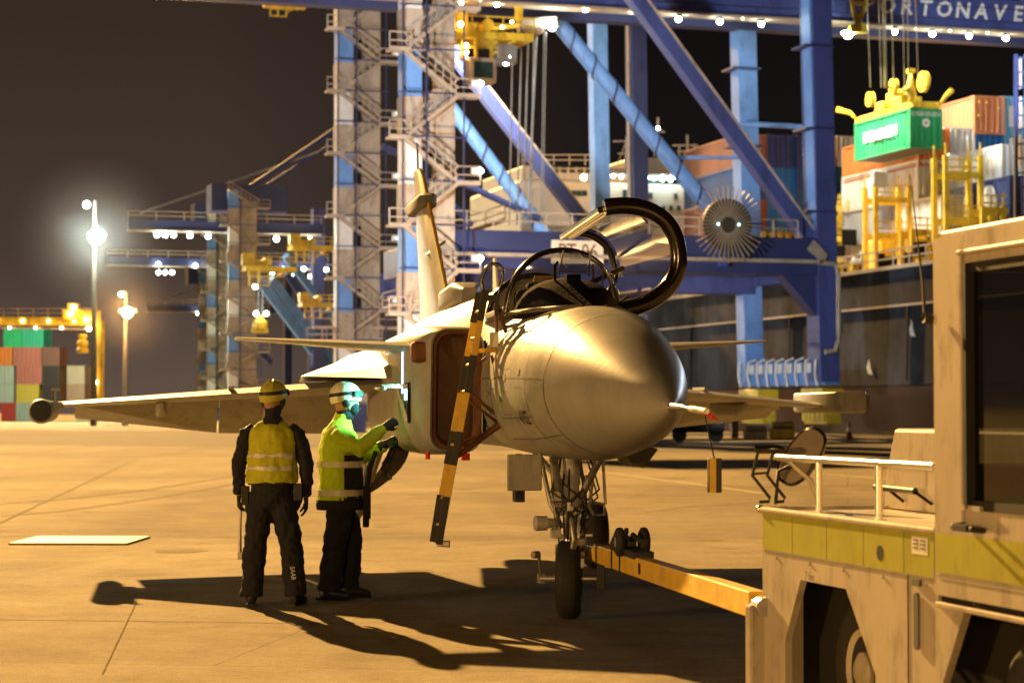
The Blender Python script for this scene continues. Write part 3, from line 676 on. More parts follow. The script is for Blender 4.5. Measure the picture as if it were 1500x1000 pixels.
# ------------------------------------------------------------------ boarding ladder (hooks over the right cockpit sill)
lad = thing('boarding_ladder', 'black and yellow boarding ladder hooked over the cockpit sill, its foot hanging above the ground', 'ladder', W(645, 800, 16.35), JA)
def Lp(px, py, dy=0): return W(px, py, 16.45 + dy)
bot, mid, top_ = Lp(643, 797), Lp(694, 490), Lp(712, 432)
fa = Vector((-math.sin(JA), math.cos(JA), 0))    # aft direction
def lerp(a, b_, t): return a + (b_ - a) * t
for k, o_ in ((0, Vector()), (1, fa * .34)):
    segs = [(643, 797, 657, 718, 'black'), (657, 718, 668, 645, 'yellow'), (668, 645, 683, 560, 'black'), (683, 560, 694, 492, 'yellow'), (694, 492, 710, 432, 'black')] if 1 else []
    segs = [(643, 797, 654, 727, 'black'), (654, 727, 664, 681, 'yellow'), (664, 681, 674, 632, 'black'), (674, 632, 685, 575, 'yellow'), (685, 575, 694, 520, 'black'), (694, 520, 703, 470, 'yellow'), (703, 470, 712, 425, 'black')]
    rb = MB(); rb.bar(Lp(643, 797) + o_, Lp(712, 425) + o_, .050, .030, up=(0, 1, 0)); rail = rb.build('rail', M['yellow'], lad, local=False, bevel=.004)
    for (x0, y0, x1, y1, mm) in segs:
        if mm == 'black':
            b = MB(); b.bar(Lp(x0, y0) + o_, Lp(x1, y1) + o_, .056, .036, up=(0, 1, 0)); b.build('black_band', M['black'], rail, local=False, bevel=.003)
b = MB(); b.bar(Lp(648, 795) + V(-.045, .02, .0), Lp(648, 795) + V(.06, .02, -.01), .05, .05); b.build('foot', M['steel'], lad, local=False, bevel=.008)
for i in range(9):
    t = (i + .5) / 9; p = lerp(Lp(645, 790), Lp(710, 435), t)
    b = MB(); b.tube([p + fa * .02, p + fa * .32], .012, 8); b.build('rung', M['yellow'], lad, local=False, smooth=60)
b = MB()
b.tube([Lp(710, 440), Lp(705, 410), Lp(712, 392), Lp(722, 386), Lp(731, 390)], .014, 8)
b.tube([Lp(728, 436), Lp(736, 408), Lp(737, 394), Lp(731, 388), Lp(724, 386)], .014, 8); b.build('grab_hoop', M['gloss_black'], lad, local=False, smooth=60)
b = MB(); b.bar(Lp(706, 437), Lp(730, 436), .05, .05); b.bar(Lp(728, 434), Lp(728, 462), .03, .04, up=(0, 1, 0)); b.build('hook', M['black'], lad, local=False)
b = MB(); b.bar(Lp(682, 515, .1), Lp(752, 511, .1), .05, .035); b.build('step_bracket', M['yellow'], lad, local=False, bevel=.006)
b = MB()
for (x0, y0, x1, y1, r_) in ((728, 445, 748, 508, .016), (726, 445, 728, 500, .014), (752, 500, 736, 612, .016), (720, 520, 738, 608, .011), (728, 520, 742, 606, .010), (684, 572, 738, 616, .014), (680, 582, 734, 622, .012),
                           (670, 668, 744, 614, .020), (672, 662, 740, 612, .012), (676, 646, 722, 632, .012), (690, 540, 712, 524, .012)):
    b.tube([Lp(x0, y0, .1 if r_ < .02 else .05), Lp(x1, y1, .16)], r_, 8)
b.build('strut', M['redrim'], lad, local=False, smooth=60)
b = MB(); b.box(Lp(752, 507, .05), (.06, .08, .14)); b.box(Lp(742, 618, .12), (.05, .06, .08)); b.build('rubber_pad', M['black'], lad, local=False, bevel=.01)
b = MB(); p = Lp(750, 556, .0)
b.tube([p, p + V(-.03, -.02, -.03), p + V(-.05, -.02, .01)], [.012, .016, .006], 6); b.tube([p, p + V(.03, -.02, .06)], [.012, .004], 6); b.tube([p, p + V(.015, -.01, -.07)], [.01, .005], 6); b.build('red_tag', M['redflag'], lad, local=False)
b = MB(); b.box(Lp(724, 498, .1), (.07, .1, .12)); b.build('step_box', M['white'], lad, local=False, bevel=.008)

# ------------------------------------------------------------------ tow bar
tb = thing('tow_bar', 'yellow aircraft tow bar running from the nose wheel to the tractor with small transport wheels', 'tow bar', (1.1, 14.6, 0))
p0 = J(.24, 3.62, .50); p1 = W(1108, 889, 10.95); p1.z = .60
d = (p1 - p0).normalized(); pm = p0 + d * 1.0; sd = Vector((d.y, -d.x, 0)).normalized()
b = MB(); b.bar(p0 + d * .55, p1 + d * .05, .10, .135); main_bar = b.build('bar', M['yellow'], tb, local=False, bevel=.008)
b = MB(); b.bar(p0 + d * .1 , p0 + d * .60, .13, .11); b.bar(p0 - sd * .24 + d * .12, p0 + sd * .24 + d * .12, .05, .09); b.bar(p0 - sd * .24 + d * .12, p0 - sd * .24 - d * .12, .03, .08); b.bar(p0 + sd * .24 + d * .12, p0 + sd * .24 - d * .12, .03, .08)
b.build('fork', M['yellow'], tb, local=False, bevel=.006)
b = MB()
for t in (.72, 1.45, 1.8): b.box(p0 + d * t, (.115, .03, .155), math.atan2(d.y, d.x) + R(90))
b.box(p0 + d * 2.6, (.112, .06, .07), math.atan2(d.y, d.x) + R(90))
b.build('clamp', M['black'], tb, local=False)
b = MB(); b.cyl(p1 + d * .0, p1 + d * .22, .05, 12); b.build('coupling', M['steel'], tb, local=False)
b = MB(); b.box(p0 + d * .62 + V(0, 0, -.12), (.06, .05, .30)); b.bar(p0 + d * 1.25 + V(0, 0, .10), p0 + d * 2.0 + V(0, 0, .14), .07, .05)
b.bar(p0 + d * .95 - sd * .1 + V(0, 0, .1), p0 + d * 1.2 - sd * .1 + V(0, 0, .20), .03, .04); b.tube([p0 + d * 1.2 + V(0, 0, .11), p0 + d * 1.35 + V(0, 0, .17), p0 + d * 1.8 + V(0, 0, .17)], .024, 8)
b.tube([p0 + d * 1.9 + V(0, 0, .12), p0 + d * 2.05 + V(0, 0, .20), p0 + d * 2.35 + V(0, 0, .17)], .020, 8); b.bar(p0 + d * 1.75 + V(0, 0, .09), p0 + d * 2.45 + V(0, 0, .08), .15, .05)
b.build('lift_linkage', M['black'], tb, local=False, bevel=.006)
for sg in (-1, 1):
    cc = p0 + d * 2.0 + sd * .085 * sg + V(0, 0, .15)
    b = MB(); b.lathe(cc, sd, ((-.03, .03), (-.035, .07), (-.02, .098), (0, .103), (.02, .098), (.035, .07), (.03, .03)), 24); wl_ = b.build('transport_wheel', M['tyre'], tb, local=False, smooth=50)
    b = MB(); b.lathe(cc, sd, ((-.034, .01), (-.033, .035), (.033, .035), (.034, .01)), 16); b.build('hub', M['steel'], wl_, local=False, smooth=40)
# ------------------------------------------------------------------ people
def remesh(o, vox, smooth=2, disp=0, dscale=.12):
    r = o.modifiers.new('remesh', 'REMESH'); r.mode = 'VOXEL'; r.voxel_size = vox; r.use_smooth_shade = True
    s_ = o.modifiers.new('smooth', 'SMOOTH'); s_.factor = .5; s_.iterations = smooth
    if disp:
        t = bpy.data.textures.new('folds', 'CLOUDS'); t.noise_scale = dscale; t.noise_depth = 2
        d_ = o.modifiers.new('folds', 'DISPLACE'); d_.texture = t; d_.strength = disp; d_.mid_level = .5; d_.texture_coords = 'LOCAL'
    return o
def hand(b, wrist, dirv, palm_n, curl=.6, side=1):
    """wrist point, pointing direction, palm normal; five bent fingers"""
    d = Vector(dirv).normalized(); n = Vector(palm_n); n = (n - d * n.dot(d)).normalized(); s_ = d.cross(n) * side
    b.tube([wrist - d * .02, wrist + d * .03, wrist + d * .085], [.027, .040, .042], 10, r2=[.022, .017, .015], side=s_)
    for i, (off, ln) in enumerate(((.031, .070), (.010, .080), (-.011, .075), (-.031, .058))):
        p = wrist + d * .075 + s_ * off; pts = [p]; a = .25
        for k, f in enumerate((.42, .32, .26)):
            a += curl * (.8 if k else .45); p = p + (d * math.cos(a) + n * math.sin(a)) * ln * f; pts.append(p)
        b.tube(pts, [.0115, .0105, .0095, .007], 8)
    p = wrist + d * .025 + s_ * .032
    b.tube([p, p + d * .03 + s_ * .022 + n * .01, p + d * .055 + s_ * .024 + n * .028, p + d * .072 + s_ * .018 + n * .045], [.014, .0125, .011, .008], 8)
def head(b, c, fwd):
    """head with brow, nose, mouth, chin and ears; c = centre"""
    f = Vector(fwd).normalized(); s_ = Vector((-f.y, f.x, 0)); u = Vector((0, 0, 1))
    m = Matrix((s_, f, u)).transposed()
    b.ball(c, (.076, .096, .115), 20, 14, m)
    b.ball(c + f * .028 - u * .055, (.058, .065, .062), 16, 10, m)
    b.tube([c + f * .088 + u * .02, c + f * .108 - u * .018, c + f * .096 - u * .03], [.010, .016, .010], 8)
    b.ball(c + f * .086 - u * .055, (.026, .014, .009), 10, 8, m)
    b.ball(c + f * .080 - u * .095, (.026, .022, .02), 10, 8, m)
    for sg in (-1, 1):
        b.ball(c + s_ * sg * .078 - u * .005, (.010, .022, .032), 8, 8, m)
        b.ball(c + f * .082 + s_ * sg * .031 + u * .012, (.014, .010, .008), 8, 6, m)
def L3(*a): return [Vector(p) for p in a]

def helmet(parent, c, fwd, shell, tilt=.1):
    f = Vector(fwd).normalized(); s_ = Vector((-f.y, f.x, 0)); u = Vector((0, 0, 1))
    m = Matrix((s_, f, u)).transposed()
    def hp(a, e_, g_=1.0):   # azimuth from front, elevation
        return c + u * .03 + m @ Vector((math.sin(a) * math.cos(e_) * .112 * g_, math.cos(a) * math.cos(e_) * .137 * g_, math.sin(e_) * .128 * g_))
    b = MB(); n = 32
    rg = []
    for i in range(11):
        e_ = R(-14 + 104 * i / 10)
        rg.append([hp(2 * math.pi * k / n, min(e_, R(89.5)) - (.28 * (1 - i / 10) * max(0, -math.cos(2 * math.pi * k / n)))) for k in range(n)])
    b.rings([[c + (p - c) * .93 for p in rg[0]]] + rg, cap=(False, True))
    o = b.build('helmet', M[shell], parent, smooth=60)
    b = MB(); b.rings([[hp(2 * math.pi * k / n, R(dd) - .15 * max(0, -math.cos(2 * math.pi * k / n)), gg) for k in range(n)] for dd, gg in ((6, 1.005), (7, 1.03), (19, 1.03), (20, 1.005))], cap=(False, False)); b.build('goggle_strap', M['black'], o, smooth=50)
    b = MB(); b.rings([[hp(R(-62 + 124 * k / 12), R(dd), gg) for k in range(13)] for dd, gg in ((-2, 1.04), (2, 1.15), (20, 1.14), (24, 1.04))], cap=(False, False), close=False); b.build('goggles', M['lens'], o, smooth=60)
    b = MB()
    for k in (-.7, 0, .7): b.tube([hp(k * .8 + math.pi, R(e_), 1.012) for e_ in range(22, 90, 11)], .004, 5)
    b.build('shell_rib', M[shell], o, smooth=60)
    b = MB()
    for sg in (-1, 1):
        b.tube([c + s_ * sg * .095 + u * .0, c + s_ * sg * .080 - u * .07 + f * .02, c + f * .07 - u * .12], .007, 6); b.ball(c + s_ * sg * .092 - u * .02, (.022, .035, .045), 12, 8, m)
    b.tube([c + s_ * .085 - u * .05, c + s_ * .075 - u * .075 + f * .07, c + s_ * .02 - u * .07 + f * .115], .006, 6); b.ball(c - u * .07 + f * .12, (.018, .012, .012), 8, 6, m)
    b.build('ear_defenders', M['black'], o, smooth=60)
    return o

# person seen from behind
def boots(parent, ankles, fwd):
    for a, f in zip(ankles, fwd):
        f = Vector(f).normalized(); s_ = Vector((f.y, -f.x, 0)); a = Vector(a)
        b = MB(); b.tube([a + V(0, 0, .12), a + V(0, 0, .03), a + V(0, 0, -.03)], [.055, .058, .055], 12)
        b.tube([a - f * .075 + V(0, 0, -.055), a + V(0, 0, -.04), a + f * .09 + V(0, 0, -.052), a + f * .17 + V(0, 0, -.066), a + f * .195 + V(0, 0, -.072)], [.035, .046, .046, .040, .022], 12, r2=[.045, .055, .042, .030, .018], side=s_)
        o = remesh(b.build('boot', M['black'], parent), .012, 2)
        b = MB(); b.tube([a - f * .105 + V(0, 0, -.0915), a - f * .0 + V(0, 0, -.0915), a + f * .12 + V(0, 0, -.0915), a + f * .20 + V(0, 0, -.0915)], [.034, .044, .048, .026], 14, r2=.0105, side=s_); b.build('sole', M['black'], o, smooth=60)

P1 = thing('person', 'person seen from behind in yellow safety vest, black trousers and yellow helmet', 'person', (-1.97, 17.4, 0))
b = MB()
b.tube(L3((0, 0, .80), (0, 0, .95), (0, -.01, 1.08), (0, 0, 1.25), (0, .0, 1.40), (0, .0, 1.47), (0, .01, 1.53)), [.13, .155, .14, .165, .18, .14, .06], 16, r2=[.10, .115, .10, .115, .11, .085, .055], side=(1, 0, 0))
b.tube(L3((0, .01, 1.48), (0, .015, 1.62)), [.058, .055], 12)
head(b, V(.005, .03, 1.675), (.45, 1, 0))
for sg, kn, an in ((-1, (-.135, .01, .48), (-.165, 0, .1)), (1, (.150, .03, .48), (.20, .01, .1))):
    b.tube([V(sg * .085, 0, .90), V(*kn), V(*an)], [.085, .058, .042], 12)
for sg, el, wr in ((-1, (-.275, -.01, 1.16), (-.275, .05, .90)), (1, (.285, -.02, 1.15), (.275, .03, .88))):
    b.tube([V(sg * .17, 0, 1.44), V(sg * .205, 0, 1.40), V(*el), V(*wr)], [.05, .055, .042, .030], 12)
remesh(b.build('body', M['skin'], P1), .012, 2)
b = MB()    # trousers
b.tube(L3((0, 0, 1.08), (0, 0, .97), (0, -.01, .86), (0, 0, .78)), [.160, .175, .170, .10], 18, r2=[.115, .130, .135, .08], side=(1, 0, 0))
for sg, kn, an in ((-1, (-.135, .01, .48), (-.165, 0, .10)), (1, (.150, .03, .48), (.20, .01, .10))):
    k, a = V(*kn), V(*an)
    b.tube([V(sg * .085, 0, .90), V(sg * .10, 0, .74), k + V(0, 0, .04), k.lerp(a, .35), k.lerp(a, .8), a + V(0, 0, -.02)], [.105, .110, .096, .098, .090, .094], 14)
b.ball((-.19, .02, .82), (.035, .06, .11)); b.ball((.21, .02, .86), (.035, .05, .08))
remesh(b.build('trousers', M['navy'], P1), .011, 1, .040, .075)
b = MB()    # long-sleeved dark shirt
b.tube(L3((0, 0, 1.02), (0, 0, 1.25), (0, 0, 1.42), (0, .0, 1.50), (0, .01, 1.545)), [.150, .170, .185, .10, .066], 18, r2=[.11, .122, .115, .085, .062], side=(1, 0, 0))
for sg, el, wr in ((-1, (-.275, -.01, 1.16), (-.275, .05, .90)), (1, (.285, -.02, 1.15), (.275, .03, .88))):
    e_, w_ = V(*el), V(*wr); b.tube([V(sg * .14, 0, 1.45), V(sg * .205, 0, 1.40), e_.lerp(V(sg * .2, 0, 1.4), .3), e_, e_.lerp(w_, .45), w_ + V(0, 0, .01)], [.055, .072, .064, .062, .056, .045], 14)
remesh(b.build('shirt', M['navy'], P1), .011, 1, .032, .06)
b = MB()    # vest: open shell round the torso
def vring(z, rx, ry, y=0): return [Vector((rx * math.cos(t), y + ry * math.sin(t), z)) for t in [2 * math.pi * k / 36 for k in range(36)]]
vr = [vring(1.005, .208, .158), vring(1.01, .215, .165), vring(1.12, .205, .155), vring(1.25, .208, .152), vring(1.36, .210, .148), vring(1.44, .188, .136), vring(1.49, .125, .10, .005), vring(1.515, .078, .075, .01)]
b.rings(vr + [[p * 1 for p in vring(1.51, .070, .068, .01)], vring(1.36, .19, .128), vring(1.02, .19, .14)], cap=(False, False))
vest = b.build('safety_vest', M['hivis'], P1, smooth=180)
t = bpy.data.textures.new('folds', 'CLOUDS'); t.noise_scale = .10
def folds(o, st=.045):
    s_ = o.modifiers.new('sub', 'SUBSURF'); s_.levels = s_.render_levels = 2
    d_ = o.modifiers.new('folds', 'DISPLACE'); d_.texture = t; d_.strength = st; d_.mid_level = .5; return o
folds(vest)
for z in (1.125, 1.225):
    b = MB(); b.rings([vring(z - .018, .2075, .1575), vring(z - .018, .2105, .1605), vring(z + .018, .2105, .1595), vring(z + .018, .2075, .1565)], cap=(False, False)); folds(b.build('reflective_band', M['reflect'], vest, smooth=180))
b = MB(); b.tube(L3((-.19, 0, 1.0), (-.1, -.12, 1.0), (.1, -.12, 1.0), (.19, 0, 1.0)), .016, 8); b.box((.22, -.03, .93), (.07, .09, .14)); b.box((-.215, -.02, .90), (.06, .08, .16)); b.build('belt', M['black'], P1, bevel=.01)
helmet(P1, V(.005, .03, 1.69), (.45, 1, 0), 'helmet')
b = MB(); b.tube(L3((0, .0, 1.50), (.0, .012, 1.56), (.005, .03, 1.63)), [.075, .066, .078], 16); remesh(b.build('neck_hood', M['navy'], P1), .008, 2, .01, .04)
boots(P1, [(-.165, 0, .102), (.20, .01, .102)], [(-.15, 1, 0), (.25, 1, 0)])
b = MB(); hand(b, V(-.278, .055, .885), (-.02, .12, -1), (1, .1, 0), .75, 1); remesh(b.build('gloved_hand', M['black'], P1), .006, 1)
b = MB(); hand(b, V(.276, .035, .865), (.02, .10, -1), (-1, .1, 0), .35, -1); remesh(b.build('gloved_hand', M['black'], P1), .006, 1)
b = MB(); vs, fs = text_mb('SAAB', .055)
def onleg(v):
    k, a = V(.150, .03, .48), V(.20, .01, .10); p = k.lerp(a, .55 + v.x * 2.2); return p + V(v.y + .005, -.112 - .0, 0)
b.add([onleg(v) for v in vs], fs); b.build('leg_print', M['reflect'], P1)
wand = MB(); wand.tube(L3((0, 0, .0), (0, 0, .20), (.01, 0, .42)), [.016, .011, .009], 10); wand.box((.0, 0, -.02), (.035, .035, .06))
wo = wand.build('wand', M['steel'], None, smooth=50); wo.location = (-2.238, 17.46, .42)
tag(wo, 'thin metal wand held upright in the left hand of the person seen from behind', 'wand')

# person in profile at the open service bay
P2 = thing('person', 'person in profile in a yellow hi-vis jacket and pale helmet reaching into the jet side', 'person', (-1.46, 18.0, 0))
b = MB()
b.tube(L3((0, 0, .80), (0, 0, .95), (-.01, 0, 1.08), (-.02, 0, 1.25), (-.01, 0, 1.38), (0, 0, 1.45), (.015, 0, 1.52)), [.10, .115, .10, .115, .12, .09, .056], 16, r2=[.13, .155, .14, .16, .17, .13, .058], side=(1, 0, 0))
b.tube(L3((.0, 0, 1.46), (.03, 0, 1.60)), [.055, .053], 12)
head(b, V(.045, 0, 1.665), (1, .12, 0))
LEG = ((-1, (-.03, -.10, .47), (-.085, -.11, .1)), (1, (.085, .11, .48), (.06, .13, .1)))
for sg, kn, an in LEG: b.tube([V(0, sg * .09, .90), V(*kn), V(*an)], [.085, .058, .042], 12)
ARM = ((-1, (.175, -.22, 1.27), (.375, -.10, 1.445)), (1, (.19, .20, 1.20), (.37, .10, 1.30)))
for sg, el, wr in ARM: b.tube([V(0, sg * .15, 1.42), V(.01, sg * .19, 1.38), V(*el), V(*wr)], [.05, .055, .042, .030], 12)
remesh(b.build('body', M['skin'], P2), .012, 2)
b = MB()
b.tube(L3((0, 0, 1.05), (0, 0, .93), (0, 0, .80)), [.125, .14, .10], 18, r2=[.16, .175, .11], side=(1, 0, 0))
for sg, kn, an in LEG:
    k, a = V(*kn), V(*an); b.tube([V(0, sg * .085, .90), V(.01, sg * .10, .74), k + V(0, 0, .04), k.lerp(a, .35), k.lerp(a, .8), a + V(0, 0, -.02)], [.11, .115, .100, .100, .092, .097], 14)
remesh(b.build('trousers', M['navy'], P2), .011, 1, .042, .075)
b = MB()
b.tube(L3((0, 0, .79), (0, 0, .86), (.0, 0, 1.05), (-.015, 0, 1.25), (-.005, 0, 1.40), (.01, 0, 1.475), (.02, 0, 1.53)), [.185, .190, .175, .170, .150, .095, .072], 20, r2=[.215, .215, .20, .205, .20, .12, .072], side=(1, 0, 0))
for sg, el, wr in ARM:
    e_, w_ = V(*el), V(*wr); sh = V(.0, sg * .19, 1.385); b.tube([V(0, sg * .12, 1.43), sh, sh.lerp(e_, .6), e_, e_.lerp(w_, .5), w_], [.065, .085, .078, .074, .064, .050], 14)
b.tube(L3((.02, 0, 1.50), (.03, 0, 1.565)), [.075, .070], 14)
jk = remesh(b.build('hivis_jacket', M['hivis_lime'], P2), .011, 1, .026, .08)
def jr(z, rx, ry, cx=0): return [Vector((cx + rx * math.cos(t_), ry * math.sin(t_), z)) for t_ in [2 * math.pi * k / 40 for k in range(40)]]
for z, cx in ((.90, 0), (1.14, -.008)):
    b = MB(); b.rings([jr(z - .026, .188, .214, cx), jr(z - .026, .198, .224, cx), jr(z + .026, .197, .223, cx), jr(z + .026, .187, .213, cx)], cap=(False, False)); b.build('reflective_band', M['reflect'], jk, smooth=60)
b = MB()    # navy side and hem panels
def jarc(z, rx, ry, a0, a1, cx=0): return [Vector((cx + rx * math.cos(R(t_)), ry * math.sin(R(t_)), z)) for t_ in fr(a0, a1, 12)]
for z0, z1 in ((.775, .873), (.93, 1.11), (1.17, 1.22)):
    b.rings([jarc(z0, .20, .226, -75, 30), jarc(z1, .192, .218, -75, 30)], cap=(False, False), close=False)
b.build('navy_panel', M['navy'], jk, smooth=180)
b = MB(); b.rings([jr(.755, .198, .226), jr(.80, .208, .234), jr(.84, .200, .228)], cap=(False, False)); b.build('hem', M['navy'], jk, smooth=180)
helmet(P2, V(.045, 0, 1.68), (1, .12, 0), 'helmet_pale')
b = MB(); c = V(.045, 0, 1.665)   # face mask
b.ball(c + V(.062, .006, -.055), (.055, .062, .062)); b.tube([c + V(-.01, 0, -.07), c + V(0, 0, -.15)], [.075, .07], 14, r2=[.07, .066]); b.build('balaclava', M['navy'], P2, smooth=180)
boots(P2, [(-.085, -.11, .102), (.06, .13, .102)], [(1, -.15, 0), (1, .2, 0)])
b = MB(); hand(b, V(.38, -.10, 1.45), (.85, .2, .52), (0, .9, -.1), .4, -1); b.tube(L3((.33, -.12, 1.41), (.39, -.10, 1.455)), [.045, .036], 12); remesh(b.build('gloved_hand', M['black'], P2), .006, 1)
b = MB(); hand(b, V(.375, .10, 1.305), (.9, -.1, .35), (0, -1, .1), .6, 1); b.tube(L3((.32, .10, 1.28), (.385, .10, 1.31)), [.045, .036], 12); remesh(b.build('gloved_hand', M['black'], P2), .006, 1)
b = MB(); b.box((.235, -.10, .82), (.06, .12, .28)); b.box((.225, -.06, .67), (.05, .10, .12)); b.tube(L3((.24, -.08, .95), (.26, -.05, 1.1), (.30, .02, 1.25)), .02, 8); b.build('tool_pouch', M['navy'], P2, bevel=.012)
b = MB(); b.box((0, 0, 0), (.03, .15, .22)); b.box((.03, .0, .03), (.012, .12, .15)); tk_ = b.build('tool_roll', M['navy'], None, bevel=.008); tk_.location = (-1.06, 18.02, 1.19); tk_.rotation_euler = (0, R(25), 0)
tag(tk_, 'dark clipboard case held against the chest of the worker in profile', 'case')
# ------------------------------------------------------------------ tow tractor (t = along the side towards the rear, w = across, away from us)
TD = Vector((.255, -.967, 0)).normalized(); TW = Vector((.967, .255, 0)).normalized(); TO = Vector((1.275, 10.8, 0))
trac = thing('tow_tractor', 'cream airport tow tractor with a lime green stripe, low front deck and driver cab', 'tow tractor', TO, math.atan2(TD.y, TD.x))
# local axes: x = t, y = -w ... so that the root stays a plain rotation
def T(t_, w_, z): return Vector((t_, w_, z))     # local: rotation by atan2(TD) puts +y on TW
DZ = 1.105; c0_ = 1.985
def fullpoly(pts, w0, w1): return [T(a, w0, z) for a, z in pts], Vector((0, w1 - w0, 0))
b = MB()
def arch_(t0): return [(t0, .12), (t0, .46), (t0 + .20, .775), (t0 + .74, .775), (t0 + 1.06, .42), (t0 + 1.06, .12)]
side = [(-.0, .12)] + arch_(.30) + [(1.70, .12), (1.70, .12)] + arch_(2.02) + [(3.9, .12), (3.9, .80), (1.985, .80), (1.985, DZ - .02), (0, DZ - .02)]
side = [(0, .12)] + arch_(.30) + arch_(2.02) + [(3.9, .12), (3.9, .80), (1.985, .80), (1.985, DZ - .025), (0, DZ - .025)]
def concave(b, pts, w0, w1):
    import mathutils
    tri = mathutils.geometry.tessellate_polygon([[Vector((p[0], p[1], 0)) for p in pts]])
    n = len(pts); vs = [T(a, w0, z) for a, z in pts] + [T(a, w1, z) for a, z in pts]
    fs = [t_ for t_ in tri] + [tuple(i + n for i in t_[::-1]) for t_ in tri] + [(i, (i + 1) % n, (i + 1) % n + n, i + n) for i in range(n)]
    b.add(vs, fs)
concave(b, side, 0, .035)
body = b.build('body', M['cream'], trac)
b = MB(); b.box(T(1.0, .95, .62), (1.96, 1.80, .94)); 
b = MB(); b.box(T(.02, .98, .60), (.04, 1.86, .94)); b.box(T(1.0, .98, 1.075), (1.96, 1.86, .03)); b.build('front_deck', M['cream'], body, bevel=.008)
b = MB(); b.bar(T(-.005, .012, DZ - .012), T(1.98, .012, DZ - .012), .05, .03); b.bar(T(0, .0, DZ - .012), T(0, 1.86, DZ - .012), .05, .03); b.build('deck_edge', M['cream'], body, bevel=.01)
b = MB(); b.box(T(-.02, .6, .38), (.08, 1.35, .46)); b.build('bumper', M['cream'], body, bevel=.012)
b = MB(); b.box(T(1.9, .95, .45), (3.7, 1.5, .55)); b.build('chassis', M['hole'], body)
def stripe(pts, nm='lime_stripe', m='lime', off=.0025):
    b = MB(); b.add([T(a, -off, z) for a, z in pts], [tuple(range(len(pts)))]); return b.build(nm, M[m], body)
for (a0, a1) in ((.008, .40), (.406, .82), (.826, 1.24), (1.246, 1.66), (1.666, 1.955)):
    stripe([(a0, .895), (a1, .895), (a1, 1.078), (a0, 1.078)])
b = MB(); b.lathe(T(1.42, -.004, .965), (0, 1, 0), ((0, .001), (0, .034), (.006, .036))); b.build('lock', M['hole'], body)
b = MB(); b.rings([[T(1.80 + .022 * math.cos(R(a)), -.004 - k * .01, (.60 if math.sin(R(a)) < 0 else .80) + .022 * math.sin(R(a))) for a in range(0, 360, 20)] for k in (0, 1)]); b.build('drain_slot', M['jetdark'], body)
b = MB(); b.box(T(1.80, -.008, .865), (.07, .012, .03)); b.build('catch', M['jetdark'], body)
b = MB(); b.add([T(1.745, -.004, .985), T(1.90, -.004, .985), T(1.90, -.004, 1.06), T(1.745, -.004, 1.06)], [(0, 1, 2, 3)]); pl_ = b.build('data_plate', M['white'], body)
b = MB()
for i in range(2):
    for j in range(1, 4): b.add([T(1.76 + .07 * i, -.006, .99 + .017 * j), T(1.815 + .07 * i, -.006, .99 + .017 * j), T(1.815 + .07 * i, -.006, .998 + .017 * j), T(1.76 + .07 * i, -.006, .998 + .017 * j)], [(0, 1, 2, 3)])
b.build('plate_print', M['jetdark'], pl_)
for tx in (.62, 2.36): lettering('tyre_pressure', '7 bar', .055, T(tx, -.003, .80), (1, 0, 0), (0, 0, 1), M['jetdark'], body, local=True, off=.002)
for a_ in (.20, .62, 1.02, 1.45, 1.88):
    b = MB(); b.lathe(T(a_, -.002, .86), (0, -1, 0), ((0, .009), (.004, .008), (.006, .001)), 8); b.build('bolt', M['steel'], body)
b = MB(); b.bar(T(1.70, -.002, .12), T(1.70, -.002, .89), .003, .006, up=(1, 0, 0)); b.build('panel_seam', M['hole'], body)
b = MB(); b.bar(T(.02, -.002, .885), T(1.955, -.002, .885), .003, .004); b.build('panel_seam', M['jetdark'], body)
b = MB(); b.bar(T(c0_ + .02, -.016, .91), T(3.8, -.016, .91), .003, .004); b.build('panel_seam', M['jetdark'], body)
# wheels
for tc_ in (.86, 2.56):
    for w_ in (.28, 1.62):
        b = MB(); sg = -1 if w_ < 1 else 1
        b.lathe(T(tc_, w_, .37), (0, sg, 0), ((-.11, .2), (-.12, .30), (-.09, .355), (-.03, .37), (.05, .37), (.10, .35), (.125, .30), (.12, .22), (.10, .2)), 40); wh = b.build('wheel', M['tyre'], trac, smooth=50)
        b = MB(); b.lathe(T(tc_, w_, .37), (0, sg, 0), ((.08, .205), (.115, .20), (.10, .17), (.06, .15), (.06, .10), (.12, .09), (.14, .06), (.14, .01)), 32); rim_ = b.build('rim', M['cream'], wh, smooth=35)
        b = MB()
        for i in range(8): b.cyl(T(tc_ + .125 * math.cos(i * math.pi / 4), w_ + sg * .055, .37 + .125 * math.sin(i * math.pi / 4)), T(tc_ + .125 * math.cos(i * math.pi / 4), w_ + sg * .085, .37 + .125 * math.sin(i * math.pi / 4)), .012, 6)
        b.build('wheel_bolt', M['steel'], rim_)
# cab
CB = MB(); c0 = 1.985
concave(CB, [(c0, .83), (3.9, .83), (3.9, 2.34), (c0, 2.34)][:0] or [(c0, .83), (3.9, .83), (3.9, 1.20), (c0 + .30, 1.20), (c0 + .30, 2.19), (3.9, 2.19), (3.9, 2.33), (c0, 2.315)], -.012, .03)
cab = CB.build('cab', M['cream'], trac)
b = MB(); b.box(T(c0 + .02, .95, 1.10), (.04, 1.84, .55)); b.box(T(c0 + .03, .08, 1.75), (.06, .10, 1.16)); b.box(T(c0 + .03, 1.80, 1.75), (.06, .10, 1.16)); b.box(T(c0 + .03, .95, 2.24), (.06, 1.84, .12))
b.box(T(c0 + .96, .95, 2.325), (1.92, 1.86, .05)); b.box(T(3.88, .95, 1.6), (.04, 1.84, 1.5)); b.box(T(c0 + 1.0, 1.85, 1.2), (1.9, .04, .9)); b.box(T(c0 + .96, .95, .81), (1.9, 1.8, .04)); b.build('cab_shell', M['cream'], cab, bevel=.012)
